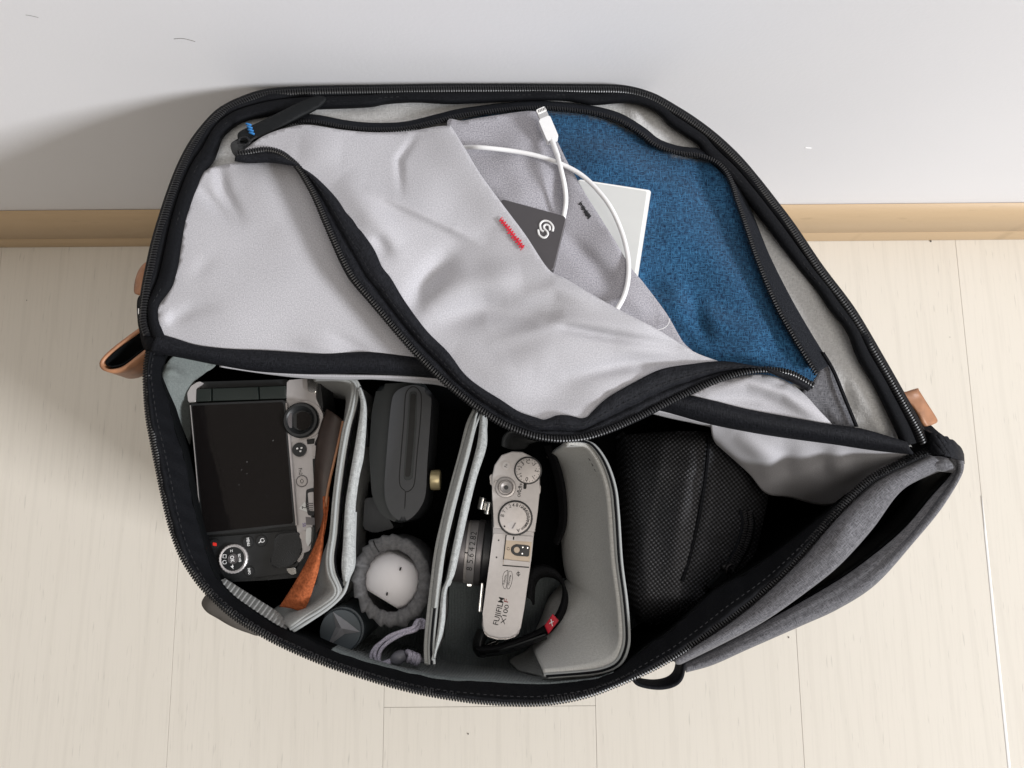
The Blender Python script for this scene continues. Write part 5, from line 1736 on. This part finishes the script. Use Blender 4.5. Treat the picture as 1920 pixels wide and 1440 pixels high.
world_part(loft, FJ, 'wrist_strap', [[(1018, 836, .215), (1034, 880, .216), (1044, 930, .214), (1046, 980, .210), (1036, 1016, .204)], [(1030, 834, .222), (1048, 880, .223), (1058, 930, .221), (1058, 985, .216), (1044, 1022, .208)]], 'knit', None, n=60, sub=4, thick=.002)
world_part(loft, FJ, 'strap_tab', [[(940, 836, .235), (942, 820, .238), (952, 808, .240), (962, 806, .240)], [(962, 842, .228), (962, 828, .231), (970, 818, .233), (980, 816, .233)], [(985, 838, .226), (992, 830, .228), (1002, 828, .228), (1012, 830, .226)]], 'black_leather', None, n=30, sub=4, thick=.0018)

# ================================================================== things in the flap pocket
SD = Frame('portable_drive', 'dark grey portable drive with a white swirl emblem, half inside the grey pocket', 'drive', (1061, 406), (1037, 506), zb1(1061, 406) + .0140, zb1(1037, 506) + .0120, zb1(946, 374) + .0105, (946, 374))
SD.prism('case', quad_round([(1061, 406), (1036, 508), (930, 480), (940, 373)], 5), -.006, 0, 'ssd', .0006)
SD.tube('edge_line', [(1060, 412, -.0006), (1048, 460, -.0006), (1036, 506, -.0006)], .0004, 'ssd_edge', None, 6)
sw = [(1037, 429), (1034, 418), (1024, 412), (1013, 417), (1011, 428), (1016, 436), (1022, 436), (1024, 428)]
lg = [[(1036, 434), (1037, 425), (1030, 416), (1020, 414), (1013, 420), (1014, 430), (1019, 434), (1021, 440), (1017, 444), (1012, 443)],
      [(1031, 432), (1030, 424), (1024, 421), (1020, 424), (1021, 429), (1026, 434), (1027, 440), (1022, 445)],
      [(1009, 431), (1011, 440), (1017, 445), (1023, 445), (1027, 440)]]
for k, pth in enumerate((lg[0][:7], lg[1], lg[2])):
    SD.tube('emblem', [(x, y, .0001) for x, y in pth], .00062, 'white_ink', None, 6, 6)
SB = Frame('white_slab', 'flat pale silver slab with a white edge tucked before the blue lining', 'gadget', (1220, 357), (1197, 512), zb1(1220, 357) + .0050, zb1(1197, 512) + .0030, zb1(1085, 337) + .0000, (1085, 337))
SB.prism('case', quad_round([(1221, 357), (1196, 520), (1060, 500), (1084, 336)], 4), -.0055, 0, 'slab_edge', .0006)
SB.prism('face_panel', quad_round([(1213, 359), (1189, 517), (1062, 498), (1086, 339)], 3), -.001, .0004, 'slab', .0002)

cl = P(1020, 230, zb1(1020, 230))
CA = thing('white_cable', 'white charging cable with a flat metal plug, looped over the pocket', 'cable', cl)
c1 = [(846, 281), (870, 277), (900, 276.5), (960, 283), (1010, 293), (1060, 311), (1100, 336), (1140, 381), (1164, 430), (1177, 480), (1178, 520), (1170, 555), (1154, 584)]
tube('cord', [(x, y, zb1(x, y) + (.0150 if x < 1160 else .012) + (-.0075 if x < 880 else 0)) for x, y in c1], .0014, 'cable', CA, .002, 12)
c2 = [(1045, 290), (1052, 318), (1059, 350), (1061, 380), (1056, 410)]
tube('cord', [(x, y, zb1(x, y) + dz) for (x, y), dz in zip(c2, (.0175, .0195, .0180, .0130, .0080))], .0014, 'cable', CA, .002, 12)
tube('strain_relief', [(1033, 258, zb1(1033, 258) + .0155), (1046, 294, zb1(1046, 294) + .0163)], .0017, 'cable', CA, .002, 12)
PL = Frame('_plug', 'x', 'x', (1021, 222), (1037, 261), zb1(1021, 222) + .018, zb1(1037, 261) + .0175, zb1(1008, 226) + .018, (1008, 226))


def adopt(o):
    o.parent = CA
    o.data.transform(PL.M)
    o.matrix_parent_inverse = Matrix.Translation(cl).inverted()


adopt(PL.prism('plug_housing', quad_round([(1009.4, 224.5), (1030.6, 215.5), (1047.6, 255.5), (1026.4, 264.5)], 3), -.0045, 0, 'cable', .0012, seg=3))
adopt(PL.prism('plug_tip', quad_round([(1005.2, 206.5), (1021.8, 199.5), (1029.5, 217.5), (1013, 224.5)], 2.5), -.0032, -.0012, 'chrome', .0005))
adopt(PL.prism('contact_face', quad_round([(1005, 206), (1021, 199), (1025, 207), (1009, 214)], 2), -.0013, -.0009, 'slab_edge', .0002))
for k in range(5):
    x, y = 1009 + k * 2.9, 208.5 - k * 1.2
    adopt(PL.prism('contact', [(x, y - 2.5), (x + 1.4, y - 3), (x + 2.4, y + 1.8), (x + 1, y + 2.4)], -.001, -.0007, 'dark_metal'))
D.objects.remove(PL.root)

for o in D.objects:
    if '_w' in o:
        del o['_w']
